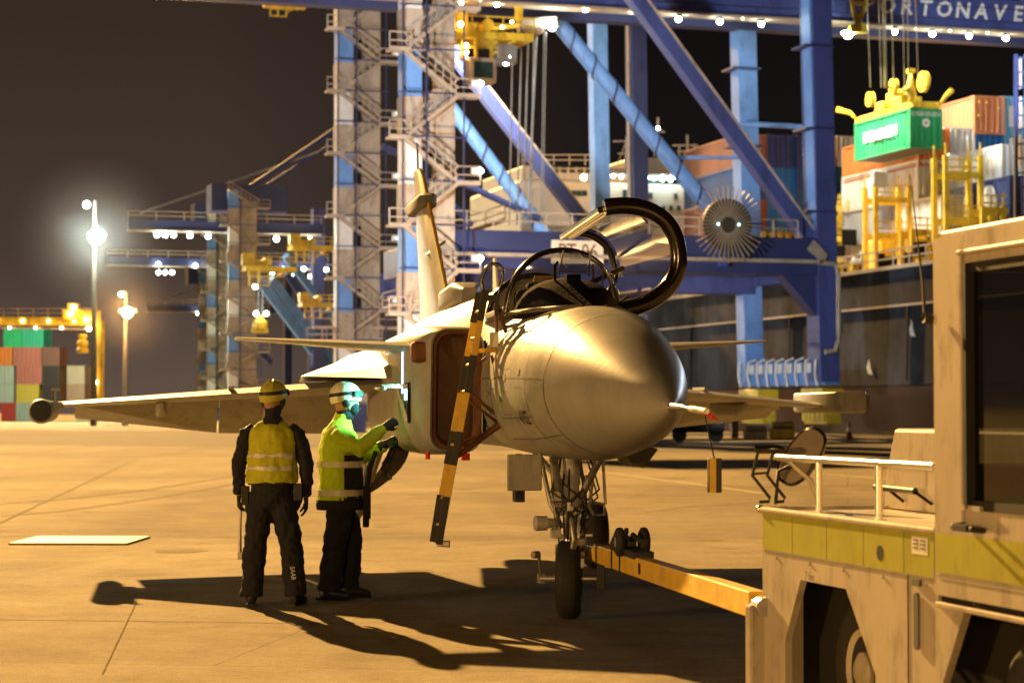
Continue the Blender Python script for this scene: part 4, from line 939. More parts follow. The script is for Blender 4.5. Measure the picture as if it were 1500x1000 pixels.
b = MB(); b.bar(T(c0 + .25, -.018, 2.24), T(3.9, -.018, 2.24), .03, .02); b.bar(T(c0 + .265, -.018, 2.25), T(c0 + .265, -.018, 1.14), .03, .02, up=(0, 1, 0)); b.build('door_frame', M['cream'], cab, bevel=.006)
b = MB(); b.bar(T(c0 + .30, -.006, 2.175), T(3.9, -.006, 2.175), .02, .04); b.bar(T(c0 + .325, -.006, 2.19), T(c0 + .325, -.006, 1.2), .02, .06, up=(0, 1, 0)); b.bar(T(c0 + .3, -.006, 1.215), T(3.9, -.006, 1.215), .02, .04); b.build('window_seal', M['black'], cab)
b = MB(); b.add([T(c0 + .30, .004, 1.2), T(3.9, .004, 1.2), T(3.9, .004, 2.2), T(c0 + .30, .004, 2.2)], [(0, 1, 2, 3)]); b.build('window', glassmat('cab_glass', (.07, .08, .085), .05, .06), cab)
b = MB(); b.box(T(c0 + .78, .55, 1.45), (.20, .55, .90)); b.box(T(c0 + .85, .9, 1.0), (.5, .6, .2)); b.build('seat', M['black'], cab, bevel=.05)
b = MB(); b.box(T(c0 + .66, .18, 1.55), (.22, .10, .66)); b.build('cab_mirror', M['black'], cab, bevel=.04)
b = MB(); b.box(T(c0 + .30, .7, 1.25), (.30, 1.2, .25)); b.tube([T(c0 + .55, .55, 1.30), T(c0 + .42, .55, 1.2)], .02, 8); b.build('dashboard', M['black'], cab, bevel=.03)
b = MB(); b.add([T(c0 + .012, -.015, .925), T(3.9, -.015, .925), T(3.9, -.015, 1.09), T(c0 + .012, -.015, 1.09)], [(0, 1, 2, 3)]); b.build('lime_stripe', M['lime'], cab)
b = MB(); b.tube([T(c0 + .28, -.02, 1.135), T(c0 + .28, -.07, 1.13), T(c0 + .46, -.075, 1.125), T(c0 + .46, -.02, 1.12)], .012, 8); b.box(T(c0 + .37, -.074, 1.127), (.12, .028, .028)); b.build('door_handle', M['black'], cab)
b = MB(); b.box(T(c0 + .36, -.022, 1.205), (.16, .02, .02)); b.build('window_trim', M['cream'], cab)
b = MB(); b.box(T(2.95, .04, .815), (1.9, .06, .035)); b.build('sill_gap', M['hole'], body)
b = MB(); b.bar(T(c0 + .01, -.004, .79), T(3.9, -.004, .79), .03, .025); b.build('sill', M['cream'], body, bevel=.006)
# whip antenna with magnetic foot
b = MB(); p = T(c0 + .02, -.06, 1.975); b.tube([p + V(.0, .03, 0), p + V(0, -.01, .01), p], [.022, .022, .014], 10); b.tube([p, p + V(-.02, 0, .15), p + V(-.085, -.01, .50), p + V(-.115, -.012, .62)], [.008, .005, .0025, .002], 6); b.build('antenna', M['black'], cab, smooth=60)
# hood, rail, handles, work lamp on the deck
b = MB(); hd = [(.0, .69), (.0, 1.90)]
z0, z1 = 1.092, 1.505
vs = [T(.02, .66, z0), T(1.95, .66, z0), T(1.95, 1.85, z0), T(.02, 1.85, z0), T(.03, .67, 1.28), T(1.95, .67, 1.28), T(1.95, 1.84, 1.28), T(.03, 1.84, 1.28), T(.12, .675, z1), T(1.95, .675, z1), T(1.95, 1.82, z1), T(.12, 1.82, z1)]
b.add(vs, [(0, 1, 5, 4), (4, 5, 9, 8), (1, 2, 6, 5), (5, 6, 10, 9), (2, 3, 7, 6), (6, 7, 11, 10), (3, 0, 4, 7), (7, 4, 8, 11), (8, 9, 10, 11), (3, 2, 1, 0)])
hood = b.build('engine_hood', M['cream'], trac, bevel=.018)
b = MB(); b.tube([T(.30, .64, 1.14), T(.20, .60, 1.20), T(.12, .60, 1.20)], .009, 6); b.tube([T(.62, .64, 1.14), T(.5, .60, 1.20), T(.42, .6, 1.2)], .009, 6); b.tube([T(.06, .60, 1.205), T(.52, .60, 1.20)], .017, 8); b.build('hood_handle', M['black'], hood, smooth=60)
b = MB(); b.tube([T(.14, .03, 1.36), T(1.90, .03, 1.362)], .018, 10); rl = b.build('hand_rail', M['silver'], trac, smooth=60)
for tx, zz in ((.66, 0), (1.34, 0)):
    b = MB(); b.tube([T(tx, .03, 1.355), T(tx, .03, 1.09)], .017, 10); b.cyl(T(tx, .03, 1.11), T(tx, .03, 1.095), .035, 12); b.build('rail_post', M['silver'], rl, smooth=60)
for pts in ([T(.14, .03, 1.36), T(.06, .12, 1.34), T(.03, .25, 1.24), T(.05, .3, 1.1)], [T(1.90, .03, 1.362), T(1.96, .06, 1.33), T(1.97, .08, 1.1)], [T(.85, .62, 1.33), T(.85, .62, 1.09)]):
    b = MB(); b.tube(pts, .013, 8); b.build('rail_bend', M['silver'], rl, smooth=60)
def Tl(px, py, Y): return trac_inv @ W(px, py, Y)
trac_inv = WM(trac).inverted()
lamp_c = Tl(1174, 668, 10.92); ax = (Vector((-.55, -.62, .36))); ax = (trac_inv.to_3x3() @ ax).normalized()
b = MB(); r_ = .17
up_ = (trac_inv.to_3x3() @ Vector((.60, .1, .65))).normalized(); up_ = (up_ - ax * up_.dot(ax)).normalized(); sdv = ax.cross(up_)
def lring(h, k): return [lamp_c + ax * h + (up_ * (math.copysign(abs(math.cos(a)) ** .7, math.cos(a)) * r_ * k) + sdv * (math.copysign(abs(math.sin(a)) ** .8, math.sin(a)) * r_ * .62 * k)) for a in [2 * math.pi * i / 40 for i in range(40)]]
b.rings([lring(-.05, .5), lring(-.035, .85), lring(-.01, .98), lring(.0, 1), lring(.008, .97), lring(.004, .90)], cap=(True, False)); mr_ = b.build('mirror', M['gloss_black'], trac, smooth=40)
b = MB(); b.rings([lring(.004, .90), lring(.005, .3)], cap=(False, True)); b.build('mirror_glass', mat('dull_mirror', (.42, .36, .27), .35, .6), mr_)
b = MB(); b.tube([lamp_c - ax * .04, Tl(1140, 690, 10.9), Tl(1136, 738, 10.9)], .010, 8); b.build('mirror_arm', M['black'], mr_, smooth=60)
b = MB()
for dx in (0, 22): b.tube([Tl(1112 + dx, 735, 10.88), Tl(1127 + dx * .95, 734, 10.88), Tl(1128 + dx, 729, 10.88), Tl(1102 + dx, 696, 10.88), Tl(1111 + dx, 658, 10.88)], .0085, 8)
b.tube([Tl(1103, 694, 10.88), Tl(1124, 692, 10.88)], .006, 6); fr_ = b.build('grab_frame', M['black'], trac, smooth=60)
b = MB(); b.tube([Tl(1106, 657, 10.88), Tl(1112, 658, 10.87), Tl(1136, 657, 10.86), Tl(1150, 659, 10.85)], [.017, .020, .020, .012], 10); b.build('grip', M['gloss_black'], fr_, smooth=60)
b = MB(); b.ball(T(-.03, .0, DZ - .01), .022); b.build('deck_stud', M['silver'], trac, smooth=60)
# ------------------------------------------------------------------ quay cranes
O0 = Vector((19.0, 133.0, 0))
def Kf(k):
    o = O0 + QX * k
    return lambda b_, q_, z_: o + BX * b_ + QX * q_ + Vector((0, 0, z_))
def b_for(K, px, q_):
    """distance along the boom direction where photo column px meets the plane q"""
    p = K(0, q_, 0); r = (px - 750) / F
    return (r * p.y - p.x) / (BX.x - r * BX.y)
def zpx(P, py):      # height seen at photo row py for the place P
    return CAMZ + (600 - py) * P.y / F
def railing(b, pts, h=1.0, r=.035, step=1.5):
    for i in range(len(pts) - 1):
        p, q = pts[i], pts[i + 1]; n = max(1, int((q - p).length / step))
        for hh in (h, h * .5): b.bar(p + V(0, 0, hh), q + V(0, 0, hh), r * 2, r * 2)
        for j in range(n + 1):
            s_ = p.lerp(q, j / n); b.bar(s_, s_ + V(0, 0, h), r * 2, r * 2)
def lamp(parent, p, r=.16, m='lampw', name='lamp', shade=True):
    b = MB(); b.ball(p, r, 10, 6); o = b.build(name, M[m], parent, local=False, smooth=180)
    return o
def stair_tower(K, root, b0, q_, z0, z1, per, wid=3.6, lamps=True, segcol=True, detail=True, q2=1.6):
    """one crane leg with its lift shaft, zigzag stairs and landings"""
    b = MB(); b.bar(K(b0, q_, 0), K(b0 + .3, q_, z1), 1.7, 2.0, up=BX); leg = b.build('leg', M['blue'], root, local=False, bevel=.03)
    f = q_ - 1.9                                   # front plane of the stairs
    z = z0; i = 0
    while z < z1:
        b = MB(); b.bar(K(b0 - .85, f + .55, z), K(b0 - .85, f + .55, min(z + per * .48, z1)), 1.25, 1.3, up=QX); b.build('lift_shaft', M['panel'], leg, local=False)
        b = MB(); b.bar(K(b0 - .85, f + .55, z + per * .48), K(b0 - .85, f + .55, z + per), 1.15, 1.2, up=QX); b.build('lift_shaft', M['paleblue' if i % 2 else 'white'], leg, local=False)
        if detail:
            b = MB(); b.box(K(b0 + .15, f + .3, z + per * .70), (.5, .2, 1.5), PH); b.build('opening', M['hole'], leg, local=False)
        z += per; i += 1
    b = MB(); b.box(K(b0 + .35, f + 1.0, (z0 + z1) / 2), (3.3, .12, z1 - z0), PH); b.build('mesh_screen', M['panel'], leg, local=False)
    z = z0; k = 0; L_, R_ = b0 - wid * .42, b0 + wid * .58
    while z < z1 - per * .3:
        za, zb = z, z + per / 2
        for (xa, xb, h0, h1) in ((L_ + .3, R_ - .5, za, zb), (R_ - .5, L_ + .3, zb, zb + per / 2)):
            b = MB(); p, q = K(xa, f, h0), K(xb, f, h1)
            b.bar(p, q, .75, .20); b.bar(p + V(0, 0, 1) - QX * .35, q + V(0, 0, 1) - QX * .35, .08, .08); b.bar(p + V(0, 0, .5) - QX * .35, q + V(0, 0, .5) - QX * .35, .05, .05)
            n = 7
            for j in range(n + 1):
                s_ = p.lerp(q, j / n) - QX * .35; b.bar(s_, s_ + V(0, 0, 1), .06, .06)
                if detail and j < n: s2 = p.lerp(q, (j + .5) / n); b.box(s2 + V(0, 0, .12), (.28, .8, .05), PH)
            b.build('stair_flight', M['tan'], leg, local=False)
        for xa, xb, h in ((R_ - .7, R_ + .8, zb), (L_ - .6, L_ + .7, za)):
            b = MB(); b.bar(K(xa, f, h), K(xb, f, h), 1.0, .14); b.bar(K(xa, f - .5, h + .02), K(xb, f - .5, h + .02), .06, .26)
            railing(b, [K(xa, f - .45, h), K(xb, f - .45, h)], 1.0, .035, .8); ld = b.build('landing', M['tan'], leg, local=False)
            if lamps and xa > b0: 
                b = MB(); b.box(K(xb - .3, f - .5, h + .75), (.5, .2, .35), PH); b.build('lamp_box', M['white'], ld, local=False)
                lamp(ld, K(xb, f - .6, h + .75), .13, 'lampw2')
        z += per; k += 1
    b = MB()
    for xx in (L_ + .2, b0 - .1, R_ - .2):
        b.bar(K(xx, f - .42, z0), K(xx, f - .42, z1), .09, .09, up=BX)
    z = z0
    while z < z1: b.bar(K(L_, f - .42, z + .1), K(R_, f - .42, z + .1), .08, .08); z += per / 2
    b.build('stair_post', M['shadeblue'], leg, local=False)
    return leg
def helix_tube(parent, p, q, r, m='paleblue', name='brace', pitch=2.2, wrap=True):
    b = MB(); b.cyl(p, q, r, 14); o = b.build(name, M[m], parent, local=False, smooth=50)
    if wrap:
        d = (q - p); L = d.length; d.normalize(); a = d.orthogonal().normalized(); c = d.cross(a); n = int(L / pitch * 14)
        b = MB(); b.tube([p + d * (L * i / n) + (a * math.cos(2 * math.pi * i / 14) + c * math.sin(2 * math.pi * i / 14)) * r * 1.02 for i in range(n + 1)], .075, 5)
        b.build('strake', M['shadeblue'], o, local=False, smooth=60)
    return o

# ---- crane 06, nearest
K = Kf(0)
cr6 = thing('quay_crane', 'tall blue quay crane marked PT 06 spanning the quay behind the jet', 'crane', K(0, 0, 0), PH)
G = -24.6
FQ = 9.2
def legbar(root, K, b0, q0, z0, b1, q1, z1, w_, h_, m='blue', name='leg'):
    b = MB(); b.bar(K(b0, q0, z0), K(b1, q1, z1), w_, h_, up=BX); return b.build(name, M[m], root, local=False, bevel=.04)
b0, b1 = b_for(K, 1207, 0), b_for(K, 1190, 0)
leg_a = legbar(cr6, K, b0, 0, 3.4, b1, 0, 44, 1.9, 1.35)
b = MB(); b.bar(K(b0 - .55, -.2, 10), K(b1 - .75, -.2, 44), 1.2, .45, up=BX); b.build('lit_leg_face', M['paleblue'], leg_a, local=False)  # pale strip paints the lit left face of the leg
bf0, bf1 = b_for(K, 1100, FQ), b_for(K, 1083, FQ)
legbar(cr6, K, bf0, FQ, 3.4, bf1, FQ, 44, 1.4, 1.35, 'paleblue')
b = MB(); b.bar(K(b0 - .2, -1.05, zpx(K(b0, 0, 0), 355)), K(b_for(K, 1190, 0), -1.05, zpx(K(b0, 0, 0), 240)), .05, .05); 
# portal beams (near and far frame)
b = MB(); za = zpx(K(b0, 0, 0), 351); b.bar(K(G, 0, za - 1.15), K(b0, 0, za - 1.15), 1.8, 2.3); pb = b.build('portal_beam', M['shadeblue'], cr6, local=False, bevel=.05)
b = MB(); b.bar(K(G - 1, -1.15, za - 1.5), K(b0 - 1, -1.15, za - 1.5), .9, .22); b.tube([K(b0 - 1, -1.2, za - 1.5), K(b0 + .3, -1.2, za - 1.6), K(b0 + .45, -1.2, za - 2.4), K(b0 + .45, -1.2, 6.0), K(b0 + .2, -1.2, 5.3), K(b0 - .5, -1.2, 5.2)], .16, 8); b.build('walkway', M['tan'], pb, local=False)
b = MB(); railing(b, [K(G, -.9, za), K(-1.5, -.9, za)], 1.1, .04, 1.6); b.build('railing', M['tan'], pb, local=False)
b = MB(); b.bar(K(G, FQ, za - 1.9), K(bf0, FQ, za - 1.9), 1.6, 2.2); b.build('portal_beam', M['blue'], cr6, local=False, bevel=.05)
for bb, q1 in ((b0, FQ), (G, FQ)):
    b = MB(); b.bar(K(bb - .4, 0, za - 1.6), K(bb - .4, q1, za - 1.6), 1.2, 1.8); b.build('cross_beam', M['blue'], cr6, local=False, bevel=.05)
# bracket corners under the beam
b = MB(); b.prism([K(b0 - 3.2, -.6, za - 2.2), K(b0 - .6, -.6, za - 2.2), K(b0 - .6, -.6, za - 5.0)], QX * 1.2); b.build('gusset', M['shadeblue'], cr6, local=False)
b = MB(); b.prism([K(b0 - 1.15, -1.0, za - .1), K(b0 - .2, -1.0, za - 1.0), K(b0 - .5, -1.0, za - 1.6), K(b0 - 1.6, -1.0, za - .7)], QX * -.1); b.build('gusset_plate', M['tan'], pb, local=False)
# diagonals of the near and far frame
P_, Q_ = W(925, -10, K(b_for(K, 925, 0), 0, 0).y), W(1195, 362, K(b0, 0, 0).y)
b = MB(); b.bar(P_, Q_, 1.0, 1.0, up=QX); bt_ = b.build('brace', M['blue'], cr6, local=False, bevel=.05)
b = MB(); b.bar(P_ + V(.25, -.6, .5), Q_ + V(.25, -.6, .5), .12, .12); b.build('cable_tray', M['panel'], bt_, local=False)
P_, Q_ = W(780, -12, K(b_for(K, 780, FQ), FQ, 0).y), W(1050, 318, K(b_for(K, 1050, FQ), FQ, 0).y)
helix_tube(cr6, P_, Q_ + (Q_ - P_) * .12, .53)
# tie between the sea legs
p, q = K(b_for(K, 1196, 0), -.4, 0), K(b_for(K, 1085, FQ), FQ - .6, 0)
b = MB(); b.tube([p + V(0, 0, zpx(p, 186)), q + V(0, 0, zpx(q, 180))], .17, 8); b.tube([W(975, 231, q.y), W(1088, 231, q.y)], .12, 8); b.build('tie_rod', M['paleblue'], cr6, local=False, smooth=60)
# land leg with stairs
bl = b_for(K, 612, 0)
stair_tower(K, cr6, bl, 0, 2.0, 34, 5.15, 4.1)
# boom
QB = 4.6
bb0, bb1 = b_for(K, 560, QB), 62
zb = 26.9
b = MB(); b.bar(K(bb0 - 14, QB, zb + 1.15), K(bb1, QB, zb + 1.15), 1.2, 2.2); boom = b.build('boom', M['blue'], cr6, local=False, bevel=.05)
b = MB(); b.bar(K(bb0 - 14, QB - .35, zb), K(bb1, QB - .35, zb), 1.3, .16); b.build('boom_flange', M['tan'], boom, local=False)
b = MB(); b.bar(K(bb0 - 14, QB + 4, zb + 1.15), K(bb1, QB + 4, zb + 1.15), 1.2, 2.2); b.build('boom', M['shadeblue'], cr6, local=False)
b = MB(); railing(b, [K(-3, QB - .6, zb + 2.25), K(40, QB - .6, zb + 2.25)], 1.0, .04, 2.2); b.build('railing', M['jetdark'], boom, local=False)
for px in (938, 995, 1056, 1117, 1313, 1369, 1423, 1477):
    bb = b_for(K, px, QB - .7); pp = K(bb, QB - .7, zb - .38)
    b = MB(); b.box(pp + V(0, 0, .25), (.3, .3, .3), PH); h_ = b.build('lamp_housing', M['jetdark'], boom, local=False); lamp(h_, pp, .17, 'lampw')
for px, mm in ((676, 'lampo'), (858, 'lampo'), (728, 'lampw'), (1345, 'lampdim'), (1395, 'lampdim'), (1450, 'lampdim'), (1090, 'lampdim')):
    bb = b_for(K, px, QB - .7); pp = K(bb, QB - .7, zb - .1); lamp(boom, pp, .15 if mm != 'lampdim' else .05, mm)
bt0, bt1 = b_for(K, 1262, QB), b_for(K, 1497, QB)
for i, ch in enumerate('PORTONAVE'):
    bb = bt0 + .35 + (bt1 - bt0 - .8) * i / 8
    lettering('boom_letter', ch, 1.45, K(bb, QB - .60, zb + 1.28), BX, (0, 0, 1), M['white'], boom, bold=.035, off=.05, slant=.15)
# sign
ps = b_for(K, 845, 0); w0, w1 = b_for(K, 808, -1.2), b_for(K, 880, -1.2)
zs0, zs1 = zpx(K(ps, -1.2, 0), 386), zpx(K(ps, -1.2, 0), 352)
def sign(K, root, px0, px1, py0, py1, q_, txt):
    a0, a1 = b_for(K, px0, q_), b_for(K, px1, q_); mid_ = K((a0 + a1) / 2, q_, 0); z0_, z1_ = zpx(mid_, py1), zpx(mid_, py0)
    b = MB(); b.box(K((a0 + a1) / 2, q_, (z0_ + z1_) / 2), (a1 - a0, .08, z1_ - z0_), PH); o = b.build('number_sign', M['signcream'], root, local=False)
    lettering('sign_text', txt, (z1_ - z0_) * .92, K((a0 + a1) / 2, q_ - .05, (z0_ + z1_) / 2), BX, (0, 0, 1), M['signbrown'], o, bold=.01, off=.03, sx=.82)
sign(K, cr6, 808, 884, 352, 386, -1.4, 'PT 06')
# cable reel
M['spoke'] = mat('spoke_brown', (.34, .25, .16), .6, 0, .2, 3)
rc = W(1063, 330, K(b_for(K, 1063, -1.6), -1.6, 0).y)
b = MB(); b.lathe(rc, -QX, ((.05, .25), (.1, 1.62), (.32, 1.62), (.34, .5), (.5, .45), (.5, .1)), 40); reel = b.build('cable_reel', M['reel'], cr6, local=False, smooth=30)
b = MB()
for i in range(40):
    a = 2 * math.pi * i / 40; dv = BX * math.cos(a) + V(0, 0, 1) * math.sin(a)
    b.bar(rc - QX * .38 + dv * .5, rc - QX * .46 + dv * 2.35, .05, .11, up=QX)
b.build('spoke', M['spoke'], reel, local=False)
M['hoop'] = M['spoke']
for rr_ in ():
    b = MB(); b.tube([rc - QX * .4 + (BX * math.cos(2 * math.pi * i / 40) + V(0, 0, 1) * math.sin(2 * math.pi * i / 40)) * rr_ for i in range(40)], .02, 5, closed=True); b.build('guard_ring', M['steel'], reel, local=False)
lamp(reel, rc - QX * .65 + BX * -.75, .06, 'teal'); lamp(reel, rc - QX * .65 + BX * .6, .06, 'teal')
b = MB(); b.bar(rc + V(0, 0, -2.5) + QX * .5, rc + V(0, 0, .3) + QX * .5, .5, .5, up=BX); b.build('reel_post', M['blue'], reel, local=False)
# sill beam and bogies at the quay edge
b = MB(); b.bar(K(b0 + .3, -.6, 3.9), K(bf0, FQ + .6, 3.9), 1.1, 1.5); sb = b.build('sill_beam', M['paleblue'], cr6, local=False, bevel=.04)
for i in range(9):
    p = K(b0 + (bf0 - b0) * i / 8 - .65, -.4 + (FQ + .6) * i / 8, 0); b = MB(); b.tube([p + V(0, 0, 3.1), p + V(-.15, 0, 3.9), p + V(-.1, 0, 4.7), p + V(.4, 0, 4.9)], .08, 6); b.box(p + V(.1, 0, 4.25), (.1, .75, .6), PH); b.build('buffer_rib', M['white'], sb, local=False)
for fq in (-.2, FQ - 1.4):
    c_ = K(b0 + (bf0 - b0) * max(0, fq) / FQ, fq, 0); b = MB(); b.box(c_ + V(-.2, 0, 2.3), (1.5, 3.2, 1.3), PH); b.box(c_ + V(-.2, 0, 1.15), (1.0, 3.4, .9), PH)
    bo = b.build('bogie', M['craneyellow'], sb, local=False, bevel=.05)
    for i in range(5):
        b = MB(); b.cyl(c_ + QX * (-1.4 + .7 * i) - BX * .8 + V(0, 0, .9), c_ + QX * (-1.4 + .7 * i) - BX * .75 + V(0, 0, 2.0), .18, 8); b.build('damper', M['craneyellow'], bo, local=False, smooth=50)

for (px_, q_, w_) in ((1199, -.95, 0), (1093, FQ - .8, 0)):
    for i in range(5):
        z_ = 14 + i * 5.2; bb = b_for(K, px_ + (5 - i * 1.6), q_)
        b = MB(); b.box(K(bb, q_ + .85, z_), (2.02, 1.95, .12), PH); b.build('flange', M['shadeblue'], leg_a, local=False)
b = MB()
for dq, dz in ((-.62, 1.6), (-.62, .7)): b.tube([K(-20, QB + dq, zb + dz), K(48, QB + dq, zb + dz)], .05, 5)
b.build('conduit', M['shadeblue'], boom, local=False)
for i in range(26):
    b = MB(); b.box(K(-20 + i * 2.75, QB - .62, zb + 1.15), (.06, .05, 2.0), PH); b.build('stiffener', M['blue'], boom, local=False)
# ---- crane 05
K5 = Kf(31)
cr5 = thing('quay_crane', 'second blue quay crane, marked PT 05, behind the left of the first', 'crane', K5(0, 0, 0), PH)
c0, c1 = b_for(K5, 938, 0), b_for(K5, 930, 0)
l5 = legbar(cr5, K5, c0, 0, 3, c1, 0, 42, 1.6, 1.2)
b = MB(); b.bar(K5(c0 - .62, -.2, 3), K5(c1 - .62, -.2, 42), .25, .3, up=BX); b.build('lit_leg_face', M['panel'], l5, local=False)  # thin pale strip, the lit left side put into the colour
d0, d1 = b_for(K5, 884, 8), b_for(K5, 873, 8)
legbar(cr5, K5, d0, 8, 3, d1, 8, 42, 1.3, 1.3, 'paleblue')
P_, Q_ = W(655, 66, K5(b_for(K5, 655, 0), 0, 0).y), W(905, 390, K5(b_for(K5, 905, 0), 0, 0).y)
b = MB(); b.bar(P_, Q_, 1.0, 1.0, up=QX); o_ = b.build('brace', M['blue'], cr5, local=False, bevel=.05)
b = MB(); b.bar(P_ + V(.3, -.6, .5), Q_ + V(.3, -.6, .5), .12, .12); b.build('cable_tray', M['panel'], o_, local=False)
P_, Q_ = W(640, 130, K5(b_for(K5, 640, 8), 8, 0).y), W(790, 332, K5(b_for(K5, 790, 8), 8, 0).y)
helix_tube(cr5, P_, Q_ + (Q_ - P_) * .35, .55)
z5 = zpx(K5(c0, 0, 0), 330); bl5 = b_for(K5, 513, 0)
b = MB(); b.bar(K5(bl5, 0, z5 - 5.1), K5(c0, 0, z5 - 5.1), 1.6, 1.9); b.build('portal_beam', M['blue'], cr5, local=False, bevel=.05)
b = MB(); b.bar(K5(bl5 - 3, -1, 7.6), K5(c0, -1, 7.6), .8, .2); railing(b, [K5(bl5 - 3, -1.3, 7.7), K5(c0, -1.3, 7.7)], 1.1, .04, 1.6); b.build('walkway', M['tan'], cr5, local=False)
b = MB(); b.bar(K5(bl5 - 7, 4, 37.4), K5(40, 4, 37.4), 1.2, 2.2); bm5 = b.build('boom', M['shadeblue'], cr5, local=False)
stair_tower(K5, cr5, bl5, 0, 2, 34, 4.55, 4.0)
sign(K5, cr5, 650, 698, 425, 446, -1.4, 'PT 05')
b = MB(); b.tube([W(560, 215, 158), W(790, 320, 168)], .28, 8); b.tube([W(632, 262, 150), W(690, 330, 152)], .25, 8); b.build('stay', M['blue'], cr5, local=False)
# operator walkway clutter round the land side of both cranes
for (x0, y0, x1, y1, Y_) in ((560, 452, 640, 430, 140), (655, 350, 740, 322, 136), (450, 500, 560, 497, 156)):
    b = MB(); p, q = W(x0, y0, Y_), W(x1, y1, Y_); b.bar(p, q, .9, .2); railing(b, [p, q], 1.0, .04, 1.1); b.build('access_ramp', M['tan'], cr5 if Y_ > 150 else cr6, local=False)

# ---- distant cranes
def far_crane(k, px_t, px_s, zt, pylab, label, blocks=True, boom_px=(190, 560), boom_py=337, tower=True, lamps=(), diag=(), per=4.2):
    K_ = Kf(k); root = thing('quay_crane', label, 'crane', K_(0, 0, 0), PH, None)
    bl_, bs_ = b_for(K_, px_t, 0), b_for(K_, px_s, 0)
    stair_tower(K_, root, bl_, 0, 2, zt, per, 4.4, False, True, False)
    b = MB(); b.bar(K_(bs_, 6, 0), K_(bs_, 6, zt), 1.6, 1.4, up=BX); b.build('leg', M['blue'], root, local=False)
    p = K_(bl_, 3, 0); zz = zpx(p, boom_py)
    b = MB(); b.bar(K_(b_for(K_, boom_px[0], 3), 3, zz), K_(b_for(K_, boom_px[1], 3), 3, zz), 1.4, 1.2); bm_ = b.build('boom', M['shadeblue'], root, local=False)
    b = MB(); b.bar(K_(b_for(K_, boom_px[0], 2.2), 2.2, zz - .7), K_(b_for(K_, boom_px[1], 2.2), 2.2, zz - .7), .8, .15); railing(b, [K_(b_for(K_, boom_px[0], 2.2), 2.2, zz + .6), K_(b_for(K_, boom_px[1], 2.2), 2.2, zz + .6)], 1.0, .05, 3); b.build('walkway', M['tan'], bm_, local=False)
    b = MB(); b.box(K_(bl_ + 1.5, 3, zt + .6), (9, 4, 3.2), PH); b.build('machine_house', M['shadeblue'], root, local=False)
    for px, py in lamps: lamp(bm_, W(px, py, K_(b_for(K_, px, 1.5), 1.5, 0).y), .28, 'lampw2')
    for (x0, y0, x1, y1, w_, mm) in diag:
        b = MB(); b.bar(W(x0, y0, p.y), W(x1, y1, p.y + 8), w_, w_, up=QX); b.build('brace', M[mm], root, local=False)
    return root
far_crane(125, 348, 480, 26.0, 0, 'distant crane with the lamp lit boom and stair tower left of the two main cranes', boom_px=(186, 470), boom_py=333, lamps=((230, 344), (242, 344), (254, 344), (278, 345), (305, 346), (340, 347), (405, 350), (432, 350), (455, 351), (387, 392), (399, 398)),
          diag=((378, 408, 475, 535, 1.1, 'paleblue'), (398, 408, 488, 530, .9, 'paleblue'), (418, 375, 500, 480, .8, 'paleblue'), (345, 300, 480, 215, .35, 'blue'), (365, 275, 520, 170, .5, 'blue'), (205, 312, 480, 218, .22, 'rope'), (355, 490, 395, 530, .7, 'blue')))
far_crane(190, 315, 470, 30.0, 0, 'faint crane with a lower lamp row behind the distant stair tower', boom_px=(155, 480), boom_py=385, lamps=((232, 387), (232, 399), (242, 399), (252, 399), (286, 389), (311, 390), (338, 391), (415, 393), (445, 394), (478, 395), (455, 405), (427, 404)),
          diag=((420, 400, 500, 520, 1.0, 'blue'),))
far_crane(270, 300, 430, 26.0, 0, 'faintest crane farthest along the quay with two boom lamps', boom_px=(215, 420), boom_py=452, lamps=((290, 459), (299, 459)), diag=((235, 440, 300, 420, .3, 'rope'),))

# ---- trolleys, spreaders and the hanging container
def trolley(root_name, label, c, sc, cab=True, n=1):
    o = thing(root_name, label, 'crane trolley', c)
    def P(x, y, z): return c + BX * x * sc + QX * y * sc + V(0, 0, z * sc)
    b = MB(); 
    for y in (-1.2, 1.2): b.bar(P(-2.6, y, 0), P(2.4, y, 0), .4 * sc, .45 * sc)
    for x in (-2.4, -.6, 1.0, 2.2): b.bar(P(x, -1.3, 0), P(x, 1.3, 0), .35 * sc, .4 * sc)
    b.build('frame', M['craneyellow'], o, local=False)
    b = MB()
    for x in (-2.2, -1.3, -.3): b.bar(P(x, -1.3, 0), P(x, -1.3, -1.6), .18 * sc, .18 * sc, up=BX)
    b.bar(P(-2.3, -1.3, -.8), P(1.2, -1.3, -.7), .14 * sc, .14 * sc); b.bar(P(-2.3, -1.3, -1.6), P(-.2, -1.3, -1.6), .14 * sc, .14 * sc); b.bar(P(-.3, -1.3, -1.2), P(1.4, -1.3, -.1), .15 * sc, .15 * sc)
    railing(b, [P(-2.6, -1.5, .25), P(2.4, -1.5, .25)], .9 * sc, .04, .9); b.build('hanger', M['craneyellow'], o, local=False)
    b = MB(); b.box(P(-2.2, -.2, .9), (1.1 * sc, 1.2 * sc, 1.2 * sc), PH); b.cyl(P(-.4, -1, .7), P(-.4, 1, .7), .4 * sc, 14); b.box(P(-1.2, .4, .6), (.8 * sc, .8 * sc, .7 * sc), PH); b.build('winch', M['craneyellow'], o, local=False, bevel=.03)
    if cab:
        b = MB(); b.box(P(-.9, -.8, -2.2), (1.7 * sc, 1.5 * sc, 1.5 * sc), PH); cb = b.build('operator_cab', M['tan'], o, local=False, bevel=.05)
        b = MB(); b.box(P(-.9, -1.57, -2.2), (1.25 * sc, .05, 1.0 * sc), PH); b.box(P(-.02, -.8, -2.2), (.05, 1.1 * sc, 1.0 * sc), PH); b.build('cab_window', M['lens'], cb, local=False)
        b = MB(); b.box(P(.7, -.8, -1.1), (1.3 * sc, 1.3 * sc, 1.2 * sc), PH); b.build('electrics_box', M['concrete_dark'], o, local=False, bevel=.05)
    return o, P
t6c = W(718, 58, 132)
